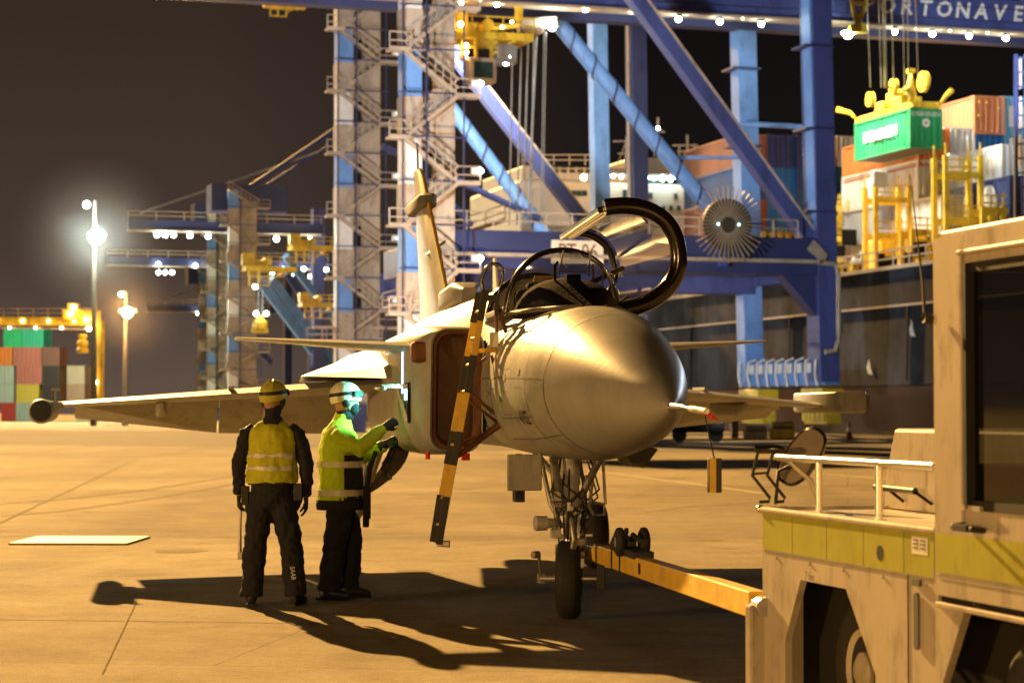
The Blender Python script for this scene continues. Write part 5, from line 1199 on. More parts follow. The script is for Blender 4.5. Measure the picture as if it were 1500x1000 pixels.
tr, P = trolley('crane_trolley', 'yellow trolley with operator cab hanging under the boom near the stair tower', t6c, 1.0)
for (x, y, z, mm, r_) in ((-2.35, -1.5, .55, 'lampdim', .16), (-2.0, -1.5, -.75, 'lampdim', .15), (-2.0, -1.5, -1.15, 'lampdim', .15), (.4, -1.4, .55, 'lampdim', .1), (1.0, -1.4, .9, 'lampdim', .08)): lamp(tr, P(x, y, z), r_, mm)
lamp(tr, W(746, 84, 131), .15, 'lampw'); lamp(tr, W(741, 92, 131), .16, 'lampw'); lamp(tr, W(809, 40, 133), .22, 'lampw')
b = MB(); b.bar(W(760, 0, 132), W(760, 32, 132), .42, .42, up=BX); b.bar(W(722, 43, 132), W(760, 38, 132), .3, .25); b.build('mast', M['craneyellow'], tr, local=False)
b = MB(); b.bar(W(760, 38, 133), W(812, 34, 134), .9, .7); b.cyl(W(776, 48, 132.6), W(776, 48, 133.4), .35, 14); b.cyl(W(790, 45, 132.6), W(790, 45, 133.4), .25, 14); b.build('sheave', M['tan'], tr, local=False)
b = MB()
for (x0, x1, r_) in ((751, 746, .05), (764, 757, .06), (774, 766, .06), (786, 773, .08), (782, 778, .05), (797, 792, .03), (800, 795, .03)): b.tube([W(x0, 46, 133), W(x1, 330, 133)], r_, 5)
b.build('hoist_rope', M['rope'], tr, local=False)

YC = 145
gc = W(1333, 183, YC)     # near top corner of the hanging container (side/end edge)
CW, CHh = 2.44, 2.75
def container(px, py, Y, L, colour, label, name='shipping_container', top=None, grp='containers stacked on the ship deck', door=True, ang=0, rep=True):
    """(px, py) = photo position of the near upper corner between long side and end"""
    key = 'cont_' + '_'.join('%g' % c for c in colour)
    if key not in M: M[key] = mat('container_paint', colour, .5, 0, .22, .5, streak=3)
    c = W(px, py, Y); q_ = Matrix.Rotation(ang, 3, 'Z') @ QX; x_ = Matrix.Rotation(ang, 3, 'Z') @ BX
    h = CHh; o = thing(name, label, 'container', c - V(0, 0, h), 0, grp)
    b = MB()
    def C(a, q, z): return c + x_ * a + q_ * q + V(0, 0, z - h)
    # corrugated walls as one folded strip round the box
    prof = []
    def wall(p0, p1, nrm, n):
        for i in range(n):
            for t_, dpt in ((.0, 0), (.3, 0), (.5, .09), (.8, .09)): prof.append(p0.lerp(p1, (i + t_) / n) - nrm * dpt)
    wall(C(.06, L, 0), C(.06, 0.06, 0), -x_, int(L / .55)); wall(C(.06, .04, 0), C(CW - .06, .04, 0), -q_, 5)
    wall(C(CW - .06, .06, 0), C(CW - .06, L, 0), x_, int(L / .55)); wall(C(CW - .06, L, 0), C(.06, L, 0), q_, 4)
    b.rings([[p + V(0, 0, .12) for p in prof], [p + V(0, 0, h - .10) for p in prof]])
    body_ = b.build('walls', M[key], o, local=False)
    b = MB()
    for a in (.06, CW - .06):
        for q in (.04, L - .04): b.bar(C(a, q, 0), C(a, q, h), .17, .17, up=BX)
        for z in (.07, h - .07): b.bar(C(a, 0, z), C(a, L, z), .13, .14)
    for q in (.03, L - .03):
        for z in (.07, h - .07): b.bar(C(0.1, q, z), C(CW - .1, q, z), .12, .15)
    b.build('frame', M[key], o, local=False)
    if door:
        b = MB()
        for a in (.55, .95, 1.5, 1.9): b.bar(C(a, -.03, .15), C(a, -.03, h - .15), .05, .05, up=BX)
        b.build('lock_rod', M[key], o, local=False)
    return o, C, body_
GREEN = (.02, .33, .12)
hc, C, hb = container(1333, 158, YC, 8.5, GREEN, 'green container hanging from the yellow spreader above the ship', grp=None, door=False)
lettering('side_lettering', 'EVERGREEN', .98, C(-.04, 4.4, 1.45), -QX, (0, 0, 1), M['white'], hb, bold=.05, off=.03)
lettering('end_lettering', 'EVERGREEN', .42, C(1.2, -.02, 2.35), BX, (0, 0, 1), M['white'], hb, off=.03)
b = MB(); b.lathe(C(1.2, -.03, 1.75), -QX, ((0, .01), (.0, .30), (.02, .30)), 20); b.build('emblem', M['white'], hb, local=False)
b = MB(); b.lathe(C(1.2, -.06, 1.75), -QX, ((0, .01), (.0, .12), (.02, .12)), 12); b.build('emblem_star', M['tan'], hb, local=False)
b = MB(); b.box(C(1.2, 4.25, .06), (2.1, 8.3, .08), PH); b.build('underside', M['brown'], hb, local=False)
sp = thing('container_spreader', 'bright yellow spreader on ropes gripping the green container', 'spreader', C(1.2, 4.2, 2.75))
b = MB()
for a in (.3, 2.1): b.bar(C(a, -.3, 3.0), C(a, 8.8, 3.0), .30, .40)
for q in (0, 2.8, 4.2, 5.6, 8.5): b.bar(C(.1, q, 3.0), C(2.3, q, 3.0), .4, .40)
b.build('frame', M['craneyellow'], sp, local=False, bevel=.03)
b = MB()
for q in (2.8, 5.4): b.box(C(1.2, q, 3.55), (1.7, 1.4, .7), PH); 
b.box(C(1.2, 4.1, 3.9), (1.2, 1.4, 1.0), PH); b.build('head_block', M['craneyellow'], sp, local=False, bevel=.08)
for (a, q, z, r_) in ((.1, 2.6, 4.6, .55), (2.0, 1.8, 4.9, .75), (.1, 6.2, 4.2, .55), (2.0, 5.6, 4.4, .55)):
    b = MB(); b.lathe(C(a, q, z), BX, ((-.14, .1), (-.14, r_), (-.05, r_ * .9), (.05, r_ * .9), (.14, r_), (.14, .1)), 24); b.build('rope_sheave', M['craneyellow'], sp, local=False, smooth=40)
b = MB(); b.prism([C(1.2, 2.6, 4.0), C(1.9, 2.6, 4.0), C(1.55, 2.6, 5.7)], QX * .5); b.box(C(1.55, 2.8, 5.8), (.5, .4, .3), PH); b.build('mast', M['craneyellow'], sp, local=False)
for (a, q) in ((0, 0), (2.4, 0), (0, 8.5), (2.4, 8.5)):
    b = MB(); sg = -1 if q == 0 else 1; b.tube([C(a, q, 3.2), C(a + (.1 if a else -.1), q + sg * .5, 3.6), C(a + (.2 if a else -.9), q + sg * 1.1, 3.9)], [.12, .16, .22], 6); b.build('flipper', M['craneyellow'], sp, local=False)
b = MB()
for (px0, px1, q) in ((1270, 1275, 7.6), (1287, 1291, 7.0), (1293, 1296, 6.8), (1296, 1298, 6.5), (1306, 1309, 3.6), (1322, 1325, 2.4), (1329, 1331, 2.2), (1341, 1345, 2.2)):
    b.tube([W(px0, -5, YC - 20), W(px1, 128, YC + 4)], .055 if px0 in (1293, 1296) else .035, 5)
b.build('hoist_rope', M['rope'], sp, local=False)
tc2 = thing('crane_trolley', 'yellow trolley frame with a dazzling work lamp under the lettered boom', 'crane trolley', W(1255, 20, 141))
b = MB()
for (x0, y0, x1, y1) in ((1246, -4, 1256, 42), (1270, -4, 1256, 44), (1250, 5, 1268, 5), (1252, 24, 1262, 24)): b.bar(W(x0, y0, 136), W(x1, y1, 136), .22, .22)
b.box(W(1258, 43, 136), (1.2, .8, .5)); b.build('frame', M['craneyellow'], tc2, local=False)
lamp(tc2, W(1242, 51, 136), .26, 'lampw'); lamp(tc2, W(1236, 49, 136), .14, 'lampdim'); lamp(tc2, W(1251, 48, 136), .1, 'lampdim')
for (px, py, Y_, lb, sc) in ((460, 364, 250, 'yellow trolley on the distant boom right of the far stair tower', 1.1), (395, 395, 245, 'yellow trolley above the small hanging yellow spreader', 1.2), (470, 447, 180, 'yellow trolley part beside the left stair tower', .7), (420, 8, 150, 'yellow crane part at the top edge of the sky', .6)):
    o_, P = trolley('crane_trolley', lb, W(px, py, Y_), sc, False)
    if py < 20: lamp(o_, W(462, 2, 150), .16, 'lampw'); lamp(o_, W(380, -1, 150), .1, 'lampo')
s2 = thing('container_spreader', 'small yellow spreader hanging on ropes from the distant crane', 'spreader', W(381, 480, 240))
c_ = W(381, 473, 240)
b = MB(); b.lathe(c_ + V(0, 0, -.9), (0, 0, 1), ((-.0, .5), (.2, .85), (1.0, .85), (1.3, .5), (1.8, .3)), 12); b.box(c_ + V(0, 0, -.9), (1.9, 1, .5)); b.build('head_block', M['craneyellow'], s2, local=False)
b = MB(); b.tube([c_ + V(-.25, 0, .8), W(379, 425, 240)], .07, 5); b.tube([c_ + V(.25, 0, .8), W(385, 425, 240)], .07, 5); b.build('hoist_rope', M['rope'], s2, local=False)
for px, py in ((375, 459), (390, 459), (374, 420)): lamp(s2, W(px, py, 239), .25, 'lampw2')

# ------------------------------------------------------------------ the ship
SL = QE + BX * 3.2      # hull side line start
ship = thing('container_ship', 'container ship moored along the quay with a dark hull and pale deckhouse', 'ship', SL)
def Sp(t_, a, z): return SL + QX * t_ + BX * a + V(0, 0, z)
HT = 10.9
b = MB(); rg = []
for t_ in (-60, -30, 0, 30, 60, 85, 100, 112):
    k = 0 if t_ < 85 else (t_ - 85) / 27
    inn = k * 9; top_ = HT + (1.2 * k)
    rg.append([Sp(t_, inn * .3, top_), Sp(t_, inn * .6 + .0, 3.2), Sp(t_, inn + .9, .2), Sp(t_, inn + 2.5, -3.5), Sp(t_, 32, -3.5), Sp(t_, 32, top_)])
b.rings(rg); hull = b.build('hull', M['hull'], ship, local=False)
b = MB(); b.add([Sp(-60, -.02, 3.1), Sp(84, -.02, 3.1), Sp(84, .85, .1), Sp(-60, .85, .1), Sp(-60, 2.4, -3.4), Sp(84, 2.4, -3.4)], [(0, 1, 2, 3), (3, 2, 5, 4)]); b.build('red_bottom', M['boot'], hull, local=False)
b = MB(); railing(b, [Sp(-20, .3, HT), Sp(100, .3, HT)], 1.1, .05, 2.2); b.bar(Sp(-60, -.04, HT - .1), Sp(100, -.04, HT - .1), .2, .25); b.bar(Sp(-60, -.06, 8.3), Sp(80, -.06, 8.3), .12, .14); b.build('rail', M['tan'], hull, local=False)
b = MB()
for t_ in (4, 22, 41, 63): b.bar(Sp(t_, -.08, 8.2), Sp(t_ + .3, -.08, 3.5), .25, .1, up=BX)
b.build('rubbing_strake', M['hull'], hull, local=False)
b = MB(); random.seed(5)
for i in range(5):
    t_ = (3, 9, 14, 48, 55)[i]; z_ = (6.2, 3.9, 7.1, 6.8, 5.5)[i]
    b.add([Sp(t_, -.05, z_), Sp(t_ + .7, -.05, z_ + .1), Sp(t_ + .9, -.05, z_ + .5), Sp(t_ + .5, -.05, z_ + 1.1), Sp(t_ + .35, -.05, z_ + .5)], [(0, 1, 2, 3, 4)])
b.build('scuff_mark', M['white'], hull, local=False)
b = MB(); b.box(Sp(20, 16, HT + .05), (120, 30, .1), PH + R(90)); b.build('deck', M['tan'], hull, local=False)
# deckhouse
YD = 205
def D(px, py, dy=0): return W(px, py, YD + dy)
dh0 = Sp(68, .5, 0)
b = MB()
def dbox(px0, px1, py0, py1, Y_, depth):   # block with its long face along BX
    p, q = W(px0, py1, Y_), W(px1, py1, Y_ + (px1 - px0) / F * Y_ * math.tan(PH)); z0_, z1_ = p.z, W(px0, py0, Y_).z
    q.z = z0_; n = QX * depth; return [p, q, q + n, p + n], V(0, 0, z1_ - z0_)
po, ex = dbox(762, 1012, 262, 430, YD, 18); b.prism(po, ex); deckh = b.build('deckhouse', M['shipwhite'], ship, local=False, bevel=.3)
b = MB(); po, ex = dbox(765, 880, 242, 262.5, YD + 1, 14); b.prism(po, ex); po, ex = dbox(925, 985, 230, 262.5, YD + 3, 10); b.prism(po, ex); b.build('bridge_deck', M['shipwhite'], deckh, local=False, bevel=.2)
b = MB(); po, ex = dbox(790, 835, 275, 330, YD - 2, 2.5); b.prism(po, ex); po, ex = dbox(880, 1012, 247, 252, YD - 1.5, 3); b.prism(po, ex); b.build('bridge_wing', M['shipwhite'], deckh, local=False)
for k, (px, py, w_, h_) in enumerate([(840, 283, .5, .5), (848, 283, .5, .5), (856, 283, .5, .5), (915, 284, .4, .8), (953, 287, .4, .6), (990, 288, .4, .6), (938, 320, 1.6, 1.2), (785, 312, .5, 1.5)] + [(895 + 11 * i, 305, .4, .5) for i in range(10)] + [(790 + 12 * i, 249, .6, .6) for i in range(7)]):
    b = MB(); b.box(W(px, py, YD - (.15 if py != 320 else .3) + (px - 762) / F * YD * math.tan(PH) + (1 if py == 249 else 0)), (w_, .12, h_), PH); b.build('window', M['lens'], deckh, local=False)
for i in range(11):
    px = 886 + i * 12; lamp(deckh, W(px, 257 + i * .9, YD - 1.2 + (px - 762) / F * YD * .3), .17, 'lampw2' if i % 3 else 'teal', 'deck_lamp')
b = MB()
for i in range(9):
    px = 940 + i * 7; b.box(W(px, 260, YD - .8 + (px - 762) / F * YD * .3), (.5, .1, .35), PH)
b.build('tube_light', M['teal'], deckh, local=False)
lamp(deckh, W(855, 260, YD - 2), .26, 'lampo', 'deck_lamp'); lamp(deckh, W(964, 188, YD), .14, 'lampw', 'mast_lamp')
def mast(pts, nm='mast'):
    b = MB()
    for (x0, y0, x1, y1, r_) in pts: b.tube([D(x0, y0, 4), D(x1, y1, 4)], r_, 6)
    b.build(nm, M['shipwhite'], deckh, local=False)
mast(((964, 250, 964, 172, .14), (955, 193, 974, 193, .08), (958, 205, 971, 205, .06), (958, 230, 964, 205, .06), (970, 230, 964, 205, .06)))
mast(((916, 250, 918, 200, .12), (898, 207, 935, 207, .07), (905, 225, 928, 225, .07), (918, 205, 905, 240, .05)))
mast(((1007, 240, 1007, 198, .13), (985, 213, 1022, 213, .09), (992, 222, 1015, 222, .09), (995, 240, 995, 213, .1), (1018, 240, 1017, 210, .06)))
b = MB(); railing(b, [W(765, 262, YD - .2), W(1010, 262, YD + 5)], 1.0, .05, 1.5); railing(b, [W(765, 242, YD), W(880, 242, YD + 2)], 1.0, .05, 1.5); b.build('railing', M['shipwhite'], deckh, local=False)
# lashing bridges
def lashing(px0, px1, py_top, py_bot, Y_, label_levels, posts=3, depth=1.6):
    b = MB(); ws = []
    for i in range(posts):
        px = px0 + (px1 - px0) * i / (posts - 1); dy = (px - px0) / F * Y_ * math.tan(PH)
        for dq in (0, depth):
            p, q = W(px, py_bot, Y_ + dy), W(px, py_top, Y_ + dy); p += QX * dq; q = V(p.x, p.y, W(px, py_top, Y_ + dy).z); b.bar(p, q, .30, .34, up=BX)
            b.bar(q, q + V(.0, 0, .9), .10, .10, up=BX)
    for lv in label_levels:
        p, q = W(px0, lv, Y_), W(px1, lv, Y_ + (px1 - px0) / F * Y_ * math.tan(PH)); q.z = p.z
        for dq in (0, depth): b.bar(p + QX * dq, q + QX * dq, .22, .42)
        railing(b, [p, q], 1.0, .045, .9)
    return b.build('lashing_bridge', M['craneyellow'], ship, local=False)
YL = 148
lashing(1283, 1332, 272, 402, YL, (292, 345), 2)
lashing(1386, 1437, 228, 360, YL - 6, (255, 322, 350), 2)
lashing(1337, 1380, 335, 400, YL - 2, (340, 372), 2)
lashing(1440, 1500, 302, 360, YL - 8, (308, 335), 3)
lashing(1222, 1268, 300, 410, YL + 14, (320, 350, 380), 3)
lashing(1118, 1168, 322, 420, YL + 26, (330, 352), 3)
lashing(1005, 1060, 425, 470, YL + 42, (432, 450), 4)
lashing(1118, 1182, 408, 470, YL + 24, (412, 440), 4)
b = MB()
for (x0, x1, y0, y1, Y_, dp) in ((1224, 1268, 322, 388, YL + 16, 4), (1290, 1330, 350, 396, YL + 3, 2), (1345, 1378, 348, 392, YL, 2), (1445, 1500, 312, 350, YL - 5, 2), (1010, 1060, 440, 468, YL + 44, 4), (1120, 1180, 420, 470, YL + 28, 3)):
    b = MB(); po, ex = dbox(x0, x1, y0, y1, Y_, dp); b.prism(po, ex); b.build('deck_locker', M['craneyellow'], ship, local=False, bevel=.08)
for (px, py, w_, h_) in ((1244, 348, 1.1, 1.2), (1348, 365, .9, 1.0), (1305, 385, .8, .8), (1290, 382, .5, 1.0), (1330, 383, .5, 1.2), (1462, 318, 1.0, .5), (1232, 368, .6, .8)):
    b = MB(); b.box(W(px, py, YL - 4 if px > 1280 else YL + 11), (w_, .3, h_), PH); b.build('fitting', M['cockpit'], ship, local=False)
for (px, py, w_, h_) in ((1256, 372, 1.3, 1.4), (1240, 372, .8, 1.2), (1262, 375, .5, .8), (1313, 395, 2.2, .8), (1288, 262, 1.3, 1.1), (1395, 245, 1.0, 1.8), (1318, 402, 2.4, .5)):
    b = MB(); b.box(W(px, py, YL - 3 if px > 1270 else YL + 12), (w_, .4, h_), PH + .3); b.build('canvas_cover', M['white'], ship, local=False, bevel=.1)
b = MB()
for i in range(14):
    px = 1222 + i * 3.6; p = W(px, 310, YL + 13); b.bar(p, p + V(random.uniform(-.3, .3), 0, random.uniform(.7, 1.4)), .07, .07)
b.build('lashing_rod', M['craneyellow'], ship, local=False)
for i in range(16):
    b = MB(); px = 1286 + i * 13; b.bar(W(px, 300 - i * 3, YL - 4), W(px + random.uniform(-8, 8), 270 - i * 3, YL - 4), .04, .04); b.build('lashing_rod', M['craneyellow'], ship, local=False)

# ------------------------------------------------------------------ containers on the ship
OR_, OR2, WH, BL, LB, DB, NV, GY = (.60, .23, .10), (.66, .19, .03), (.68, .66, .60), (.02, .16, .42), (.16, .42, .62), (.025, .07, .20), (.03, .05, .16), (.34, .34, .33)
Y2 = 152
for args in (
    (1427, 140, Y2, 12.2, OR_, 'orange container on top of the right stack, left of the light blue one'),
    (1466, 141, Y2 + .8, 12.2, LB, 'light blue container at the top right beside the top orange one'),
    (1383, 186, Y2 - .5, 6.0, WH, 'white container end in the second tier below the top orange one'),
    (1425, 187, Y2 + .3, 6.0, BL, 'bright blue container end in the second tier right of the white one'),
    (1467, 188, Y2 + 1, 6.0, LB, 'light blue container below the topmost light blue one'),
    (1345, 187, Y2 - 1.5, 12.2, OR2, 'long orange container partly behind the hanging green one'),
    (1344, 234, Y2 - 1.5, 12.2, WH, 'long white container directly under the orange one right of the quay crane leg'),
    (1467, 211, Y2 - 9, 8.0, WH, 'white container side right of the lashing bridge above the blue one'),
    (1479, 257, Y2 - 12, 5.6, NV, 'dark blue container with a round white emblem at the right edge'),
    (1378, 285, Y2 - 6, 6.0, WH, 'pale container low between the two yellow lashing bridges'),
    (1430, 270, Y2 - 6, 6.0, GY, 'pale grey container behind the right lashing bridge'),
    (1345, 287, Y2 - 1.5, 12.2, GY, 'grey white container in the lowest visible tier behind the yellow frame'),
    (1425, 236, Y2 + 2.5, 6.0, WH, 'white container end third tier behind the tall lashing frame'),
    (1385, 236, Y2 + 2, 6.0, WH, 'white container end third tier beside the long white one'),
    (1425, 288, Y2 + 2.5, 6.0, WH, 'pale container end low behind the tall lashing frame'),
    (1226, 199, 190, 12.2, WH, 'white container end topmost right of the dark crane leg'),
    (1187, 199, 189, 6.0, OR_, 'orange container end hidden mostly by the dark crane leg'),
    (1083, 196, 173, 12.2, (.36, .13, .06), 'orange container topmost at the left end of the far stack'),
    (1125, 197, 173.3, 6.0, NV, 'navy container end topmost next to the far orange container'),
    (1167, 198, 173.6, 6.0, NV, 'navy container end with white specks left of the dark crane leg'),
    (1083, 242, 173, 12.2, DB, 'dark blue long container under the far orange container'),
    (1125, 243, 173.3, 6.0, BL, 'blue container end in the second tier of the far stack'),
    (1167, 244, 173.6, 6.0, DB, 'blue container end second tier behind the dark crane leg'),
    (1216, 242, 190, 6.0, BL, 'blue container end second tier right of the dark crane leg'),
    (1083, 288, 173, 12.2, (.36, .10, .04), 'orange container lowest behind the pale blue crane leg'),
    (1125, 288, 173.3, 6.0, BL, 'blue container end lowest tier above the yellow railing'),
    (1167, 288, 173.6, 6.0, DB, 'dark blue container end lowest tier beside the dark crane leg')):
    o_, C, bd = container(*args)
    if 'emblem' in args[5]:
        b = MB(); b.lathe(C(-.01, 2.7, 1.38), -BX, ((0, .8), (0, .98), (.03, .98), (.03, .8)), 24); b.build('emblem', M['white'], bd, local=False)
        b = MB(); b.lathe(C(-.03, 2.7, 1.38), -BX, ((0, .01), (0, .26), (.02, .26)), 16)
        for i in range(6):
            a = i * math.pi / 3; b.lathe(C(-.03, 2.7 + .52 * math.cos(a), 1.38 + .52 * math.sin(a)), -BX, ((0, .01), (0, .2), (.02, .2)), 10)
        b.build('emblem_rosette', M['white'], bd, local=False)
        b = MB(); b.bar(C(-.03, 5.0, .7), C(-.03, 5.0, 2.1), .25, .03, up=BX); b.build('side_print', M['white'], bd, local=False)
    if args[4] is LB:
        b = MB(); b.box(C(1.2, -.08, 1.3), (1.2, .03, 1.5), PH); b.build('end_print', M['white'], bd, local=False)
    if 'specks' in args[5]:
        b = MB()
        for i, (a, z) in enumerate(((.7, 2.1), (.7, 1.6), (.7, 1.2), (1.3, 1.7))): b.box(C(a, -.07, z), (.4, .03, .28), PH)
        b.build('end_print', M['white'], bd, local=False)
    if args[4] is OR_ and args[0] == 1427:
        b = MB()
        for a, z in ((.35, 2.3), (.3, 1.3), (1.0, 2.25), (2.0, 1.9)): b.ball(C(a, -.07, z), .10, 8, 6)
        b.build('end_print', M['craneyellow'], bd, local=False)
# pale frame ladder at the right edge of the picture
ld = thing('gangway_tower', 'pale blue ladder tower at the right edge above the containers', 'ladder tower', W(1497, 360, 128))
b = MB(); b.bar(W(1488, 80, 128), W(1488, 330, 128), .2, .2, up=BX); b.bar(W(1503, 80, 128), W(1503, 330, 128), .2, .2, up=BX)
for i in range(12): b.bar(W(1486, 85 + i * 21, 128), W(1505, 85 + i * 21, 128), .1, .1)
b.build('frame', M['blue'], ld, local=False)
b = MB()
for y0 in (84, 142, 198): b.bar(W(1494, y0, 128.3), W(1494, y0 + 46, 128.3), .28, .1, up=BX)
b.build('panel', M['white'], ld, local=False)

# ------------------------------------------------------------------ left yard
YR = 236
rtg = thing('gantry_crane', 'yellow rubber tyred gantry crane lit along its beam above the left containers', 'crane', W(140, 615, YR))
b = MB(); b.bar(W(-60, 470, YR), W(135, 471, YR), .9, .9); bm_ = b.build('girder', M['craneyellow'], rtg, local=False)
b = MB(); b.bar(W(-60, 479, YR), W(135, 482, YR), .3, .2); railing(b, [W(-60, 465, YR), W(135, 465, YR)], 1.0, .05, 1.5); b.build('walkway', M['tan'], bm_, local=False)
b = MB(); b.bar(W(142, 455, YR), W(140, 610, YR), .8, .8, up=BX); b.build('leg', M['craneyellow'], rtg, local=False)
b = MB(); b.bar(W(150, 470, YR + 9), W(148, 609, YR + 9), .5, .5, up=BX); b.build('leg', M['craneyellow'], rtg, local=False)
b = MB(); b.box(W(117, 462, YR), (3.5, 2.5, 1.2)); b.box(W(108, 452, YR), (1.2, 1.2, 1.2)); trw = b.build('trolley', M['craneyellow'], rtg, local=False, bevel=.1)
b = MB(); b.lathe(W(121, 513, YR), (0, 0, 1), ((-.3, .5), (-.2, .65), (.2, .65), (.3, .4), (.6, .65), (1.0, .6), (1.2, .3), (1.5, .5), (1.8, .5)), 10); b.build('spreader', M['craneyellow'], trw, local=False)
for px, py in ((103, 460), (127, 468), (108, 450), (130, 481), (140, 560), (138, 480)): lamp(rtg, W(px, py, YR - 1.5), .26, 'lampdim')
for i in range(7): lamp(bm_, W(-5 + 19 * i, 480 if i % 2 else 470, YR - .6), .13, 'lampdim')
light('yard_lamp', 'POINT', W(60, 440, 264), 16000, (.9, 1, .7), shadow_soft_size=.3)  # added to brighten the yard stack; no lamp hangs here
def yard(px0, row, w_, col_, label, Y_=300, h_=2.6, dz=0):
    s = F / Y_; x = (px0 - 750) / s; z = row * 2.62 + dz
    key = 'yard_' + '_'.join('%g' % c for c in col_)
    if key not in M: M[key] = mat('container_paint', col_, .5, 0, .15, .5, streak=3)
    o = thing('shipping_container', label, 'container', (x, Y_, z), 0, 'containers stacked in the yard')
    b = MB(); prof = []
    n = 6
    for i in range(n):
        for t_, d_ in ((0, 0), (.3, 0), (.5, .08), (.8, .08)): prof.append(V(x + .1 + (w_ - .2) * (i + t_) / n, Y_ + .05 + d_, z + .1))
    prof += [V(x + w_ - .1, Y_ + .05, z + .1), V(x + w_ - .1, Y_ + 6, z + .1), V(x + .1, Y_ + 6, z + .1)]
    b.rings([prof, [p + V(0, 0, h_ - .2) for p in prof]]); b.build('walls', M[key], o, local=False)
    b = MB()
    for xx in (x + .08, x + w_ - .08):
        b.bar((xx, Y_ + .06, z), (xx, Y_ + .06, z + h_), .16, .16); b.bar((xx, Y_, z + .07), (xx, Y_ + 6, z + .07), .14, .14); b.bar((xx, Y_, z + h_ - .07), (xx, Y_ + 6, z + h_ - .07), .14, .14)
    for zz in (z + .07, z + h_ - .07): b.bar((x + .1, Y_ + .05, zz), (x + w_ - .1, Y_ + .05, zz), .14, .14)
    b.build('frame', M[key], o, local=False)
PK, TE, YE, RE, PG = (.50, .16, .12), (.04, .50, .30), (.62, .45, .06), (.45, .05, .03), (.36, .42, .36)
yard(5, 4, 2.5, (.03, .50, .20), 'bright green container on top of the left yard stack')
yard(32, 4, 3.0, TE, 'teal green container on top of the left yard stack')
yard(-18, 3, 3.6, OR2, 'orange container at the left picture edge under the green one')
yard(18, 3, 4.1, PK, 'dusty pink container under the teal one')
yard(24, 2, 3.6, PK, 'dusty pink container in the middle of the yard stack')
yard(-18, 2, 3.7, PG, 'pale grey green container at the left picture edge, upper')
yard(-18, 1, 3.7, PG, 'pale grey green container at the left picture edge, lower')
yard(24, 1, 3.2, YE, 'yellow container in the yard stack')
yard(24, 0, 3.2, PG, 'pale container on the ground beside the red one')
yard(2, 0, 2.1, RE, 'red container on the ground at the left')
yard(62, 3, 2.4, (.28, .12, .08), 'brown container right of the pink ones')
yard(62, 1, 2.4, (.05, .03, .03), 'black container low right of the yellow one'); yard(62, 2, 2.4, (.05, .035, .035), 'black container just under the brown one')
yard(98, 2, 2.5, (.62, .50, .34), 'cream container near the tall lamp post, upper')
yard(98, 1, 2.5, (.5, .3, .2), 'tan container near the tall lamp post, lower')
yard(112, 0, 2.5, (.60, .48, .3), 'cream container on the ground by the lamp post')
# lamp posts
for (px, py, Y_, top_, mm, r_, lb, small) in ((137, 348, 208, 300, 'lampbig', .72, 'tall lamp post with a dazzling white floodlight at the left', (127, 300)), (183, 458, 215, 432, 'lampo', .55, 'shorter lamp post with an orange sodium light', (178, 431))):
    base = W(px, 600, Y_); base.z = 0
    o = thing('lamp_post', lb, 'lamp post', base)
    zt_ = W(px, top_ - 6, Y_).z
    b = MB(); b.tube([base, base + V(0, 0, zt_)], [.34, .16], 10); b.build('pole', M['polegrey'], o, local=False, smooth=60)
    zl = W(px, py, Y_).z; b = MB(); b.box(base + V(.3, -.2, zl + .2), (1.8, .9, .4)); hd_ = b.build('lamp_head', M['jetdark'], o, local=False)
    lamp(hd_, base + V(.35, -.9, zl), r_, mm); lamp(hd_, W(small[0], small[1], Y_ - .6), .32 if px < 150 else .26, 'lampw2' if px < 150 else 'lampdim')
    mc = base + V(.35, -1.0, zl); rad_ = 9 if px < 150 else 6.5
    b = MB(); b.ball((0, 0, 0), rad_, 24, 14); hz = b.build('lamp_halo', None, None); hz.location = mc; tag(hz, kind='stuff')  # mist ball added to give the lamp its halo
    hm = bpy.data.materials.new('halo_mist'); hm.use_nodes = True; n_, l_ = hm.node_tree.nodes, hm.node_tree.links; n_.remove(n_['Principled BSDF'])
    pv = n_.new('ShaderNodeVolumePrincipled'); pv.inputs['Color'].default_value = (.95, .95, .95, 1); pv.inputs['Anisotropy'].default_value = 0
    tc_ = n_.new('ShaderNodeTexCoord'); ln_ = n_.new('ShaderNodeVectorMath'); ln_.operation = 'LENGTH'; l_.new(tc_.outputs['Object'], ln_.inputs[0])
    mr_ = n_.new('ShaderNodeMapRange'); mr_.interpolation_type = 'SMOOTHSTEP'; mr_.inputs[1].default_value = 0; mr_.inputs[2].default_value = rad_ * .98; mr_.inputs[3].default_value = .0045; mr_.inputs[4].default_value = 0
    l_.new(ln_.outputs['Value'], mr_.inputs[0]); l_.new(mr_.outputs[0], pv.inputs['Density']); l_.new(pv.outputs[0], n_['Material Output'].inputs['Volume']); hz.data.materials.append(hm)
    light('lamp_spill', 'POINT', mc - V(0, .3, 0), 9000 if px < 150 else 8500, (.9, 1, .8) if px < 150 else (1, .45, .13), shadow_soft_size=.5)
    light('mast_glow', 'SPOT', base + V(.3, -1.4, zl - .3), 2500 if px < 150 else 1200, (.85, 1, .75) if px < 150 else (1, .55, .2), direction=(0, -1, -.25), spot_size=R(150), spot_blend=.3, shadow_soft_size=.4)
light('quay_rim_fill', 'SPOT', (34, 96, 15), 5000, COOL, target=(0, 17, 1.8), spot_size=R(12), spot_blend=.5, shadow_soft_size=.8)  # added cool rim light on the jet, standing in for ship lights
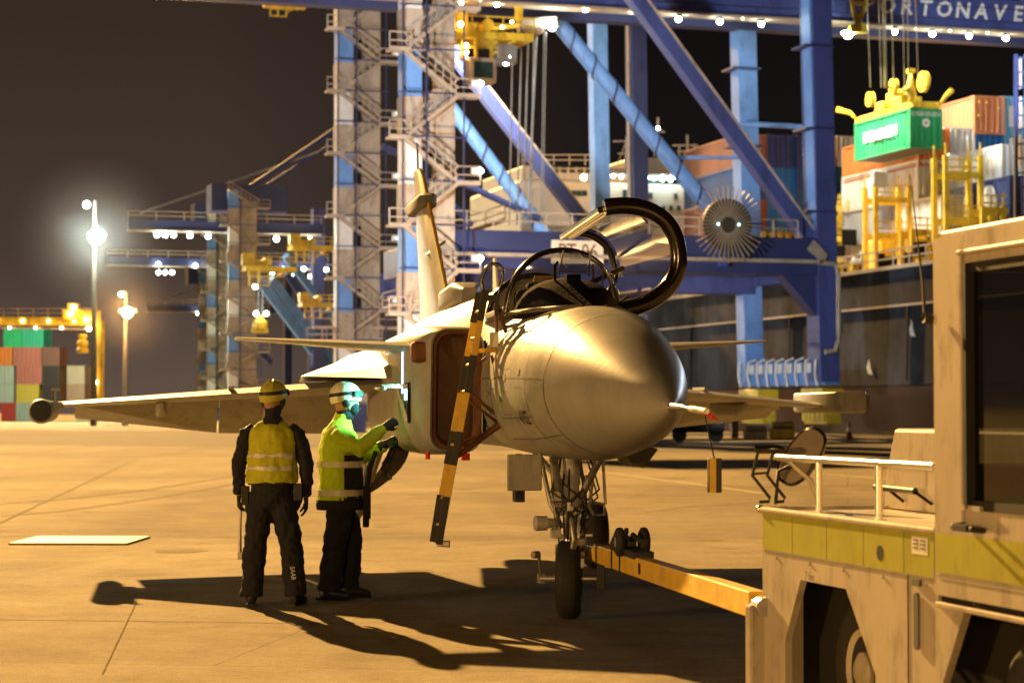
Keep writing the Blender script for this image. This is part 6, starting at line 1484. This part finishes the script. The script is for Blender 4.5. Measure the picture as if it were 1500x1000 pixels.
# quay-side bits
cn = thing('traffic_cone', 'small traffic cone on the quay right of the wing tip', 'cone', (15.5, 100, 0))
b = MB(); b.box((15.5, 100, .02), (.4, .4, .04)); b.build('base', M['black'], cn, local=False)
b = MB(); b.tube([(15.5, 100, .04), (15.5, 100, .75)], [.15, .03], 14); b.build('cone', M['redrim'], cn, local=False, smooth=40)
b = MB(); b.tube([(15.5, 100, .35), (15.5, 100, .52)], [.108, .072], 14); b.build('band', M['white'], cn, local=False, smooth=40)
cn.location = (0, 0, 0)
for ch in list(cn.children): ch.data.transform(Matrix.Translation((15.5, 100, 0)))
pc_ = W(1243.5, 600, 112); 
for ch in list(cn.children): ch.data.transform(Matrix.Translation((-15.5, -100, 0)))
cn.location = (pc_.x, 112, 0); cn.scale = (1.3, 1.3, 1.3)
def quaybox(px0, px1, py0, Y_, m, name, label, cat, extra=None):
    x0, x1 = (px0 - 750) / F * Y_, (px1 - 750) / F * Y_; z = zpx(V(0, Y_, 0), py0)
    o = thing(name, label, cat, ((x0 + x1) / 2, Y_, 0))
    b = MB(); b.box(((x0 + x1) / 2, Y_, z / 2 + .02), (x1 - x0, 1.2, z)); b.build('body', M[m], o, local=False, bevel=.06)
    b = MB(); b.box(((x0 + x1) / 2, Y_ - .61, z * .75), ((x1 - x0) * .8, .04, z * .22)); b.box(((x0 + x1) / 2, Y_, z + .05), ((x1 - x0) * .9, 1.0, .1)); b.build('lid', M['jetdark'], o, local=False)
quaybox(1090, 1122, 626, 118, 'tan', 'equipment_crate', 'grey equipment crate on the quay under the wing', 'crate')
quaybox(1128, 1162, 620, 117, 'craneyellow', 'safety_barrier', 'yellow safety barrier box at the crane foot', 'barrier')
quaybox(1070, 1080, 618, 119, 'redrim', 'fuel_drum', 'small rusty drum beside the grey crate', 'drum')
vt = thing('service_truck', 'dark service truck with one bright headlamp parked on the quay beyond the nose', 'truck', W(1020, 600, 105))
vt.location.z = 0
xx = vt.location.x
b = MB(); b.box((xx, 105, .75), (2.6, 1.8, .55)); b.box((xx - .7, 105, 1.2), (1.0, 1.6, .6)); b.build('body', M['cockpit'], vt, local=False, bevel=.08)
b = MB(); b.box((xx + .6, 104.2, 1.1), (1.3, .1, .2)); b.box((xx - .7, 104.18, 1.25), (.7, .05, .3)); b.build('trim', M['tan'], vt, local=False)
for dx in (-.9, .9):
    b = MB(); b.lathe((xx + dx, 104.15, .36), (0, 1, 0), ((0, .1), (0, .36), (.25, .36), (.25, .1)), 18); b.build('wheel', M['tyre'], vt, local=False, smooth=40)
lamp(vt, W(1055, 609, 104), .13, 'lampw', 'headlamp')
b = MB(); b.bar(W(1040, 604, 104.4), W(1055, 610, 104.1), .06, .06); b.build('lamp_arm', M['tan'], vt, local=False)
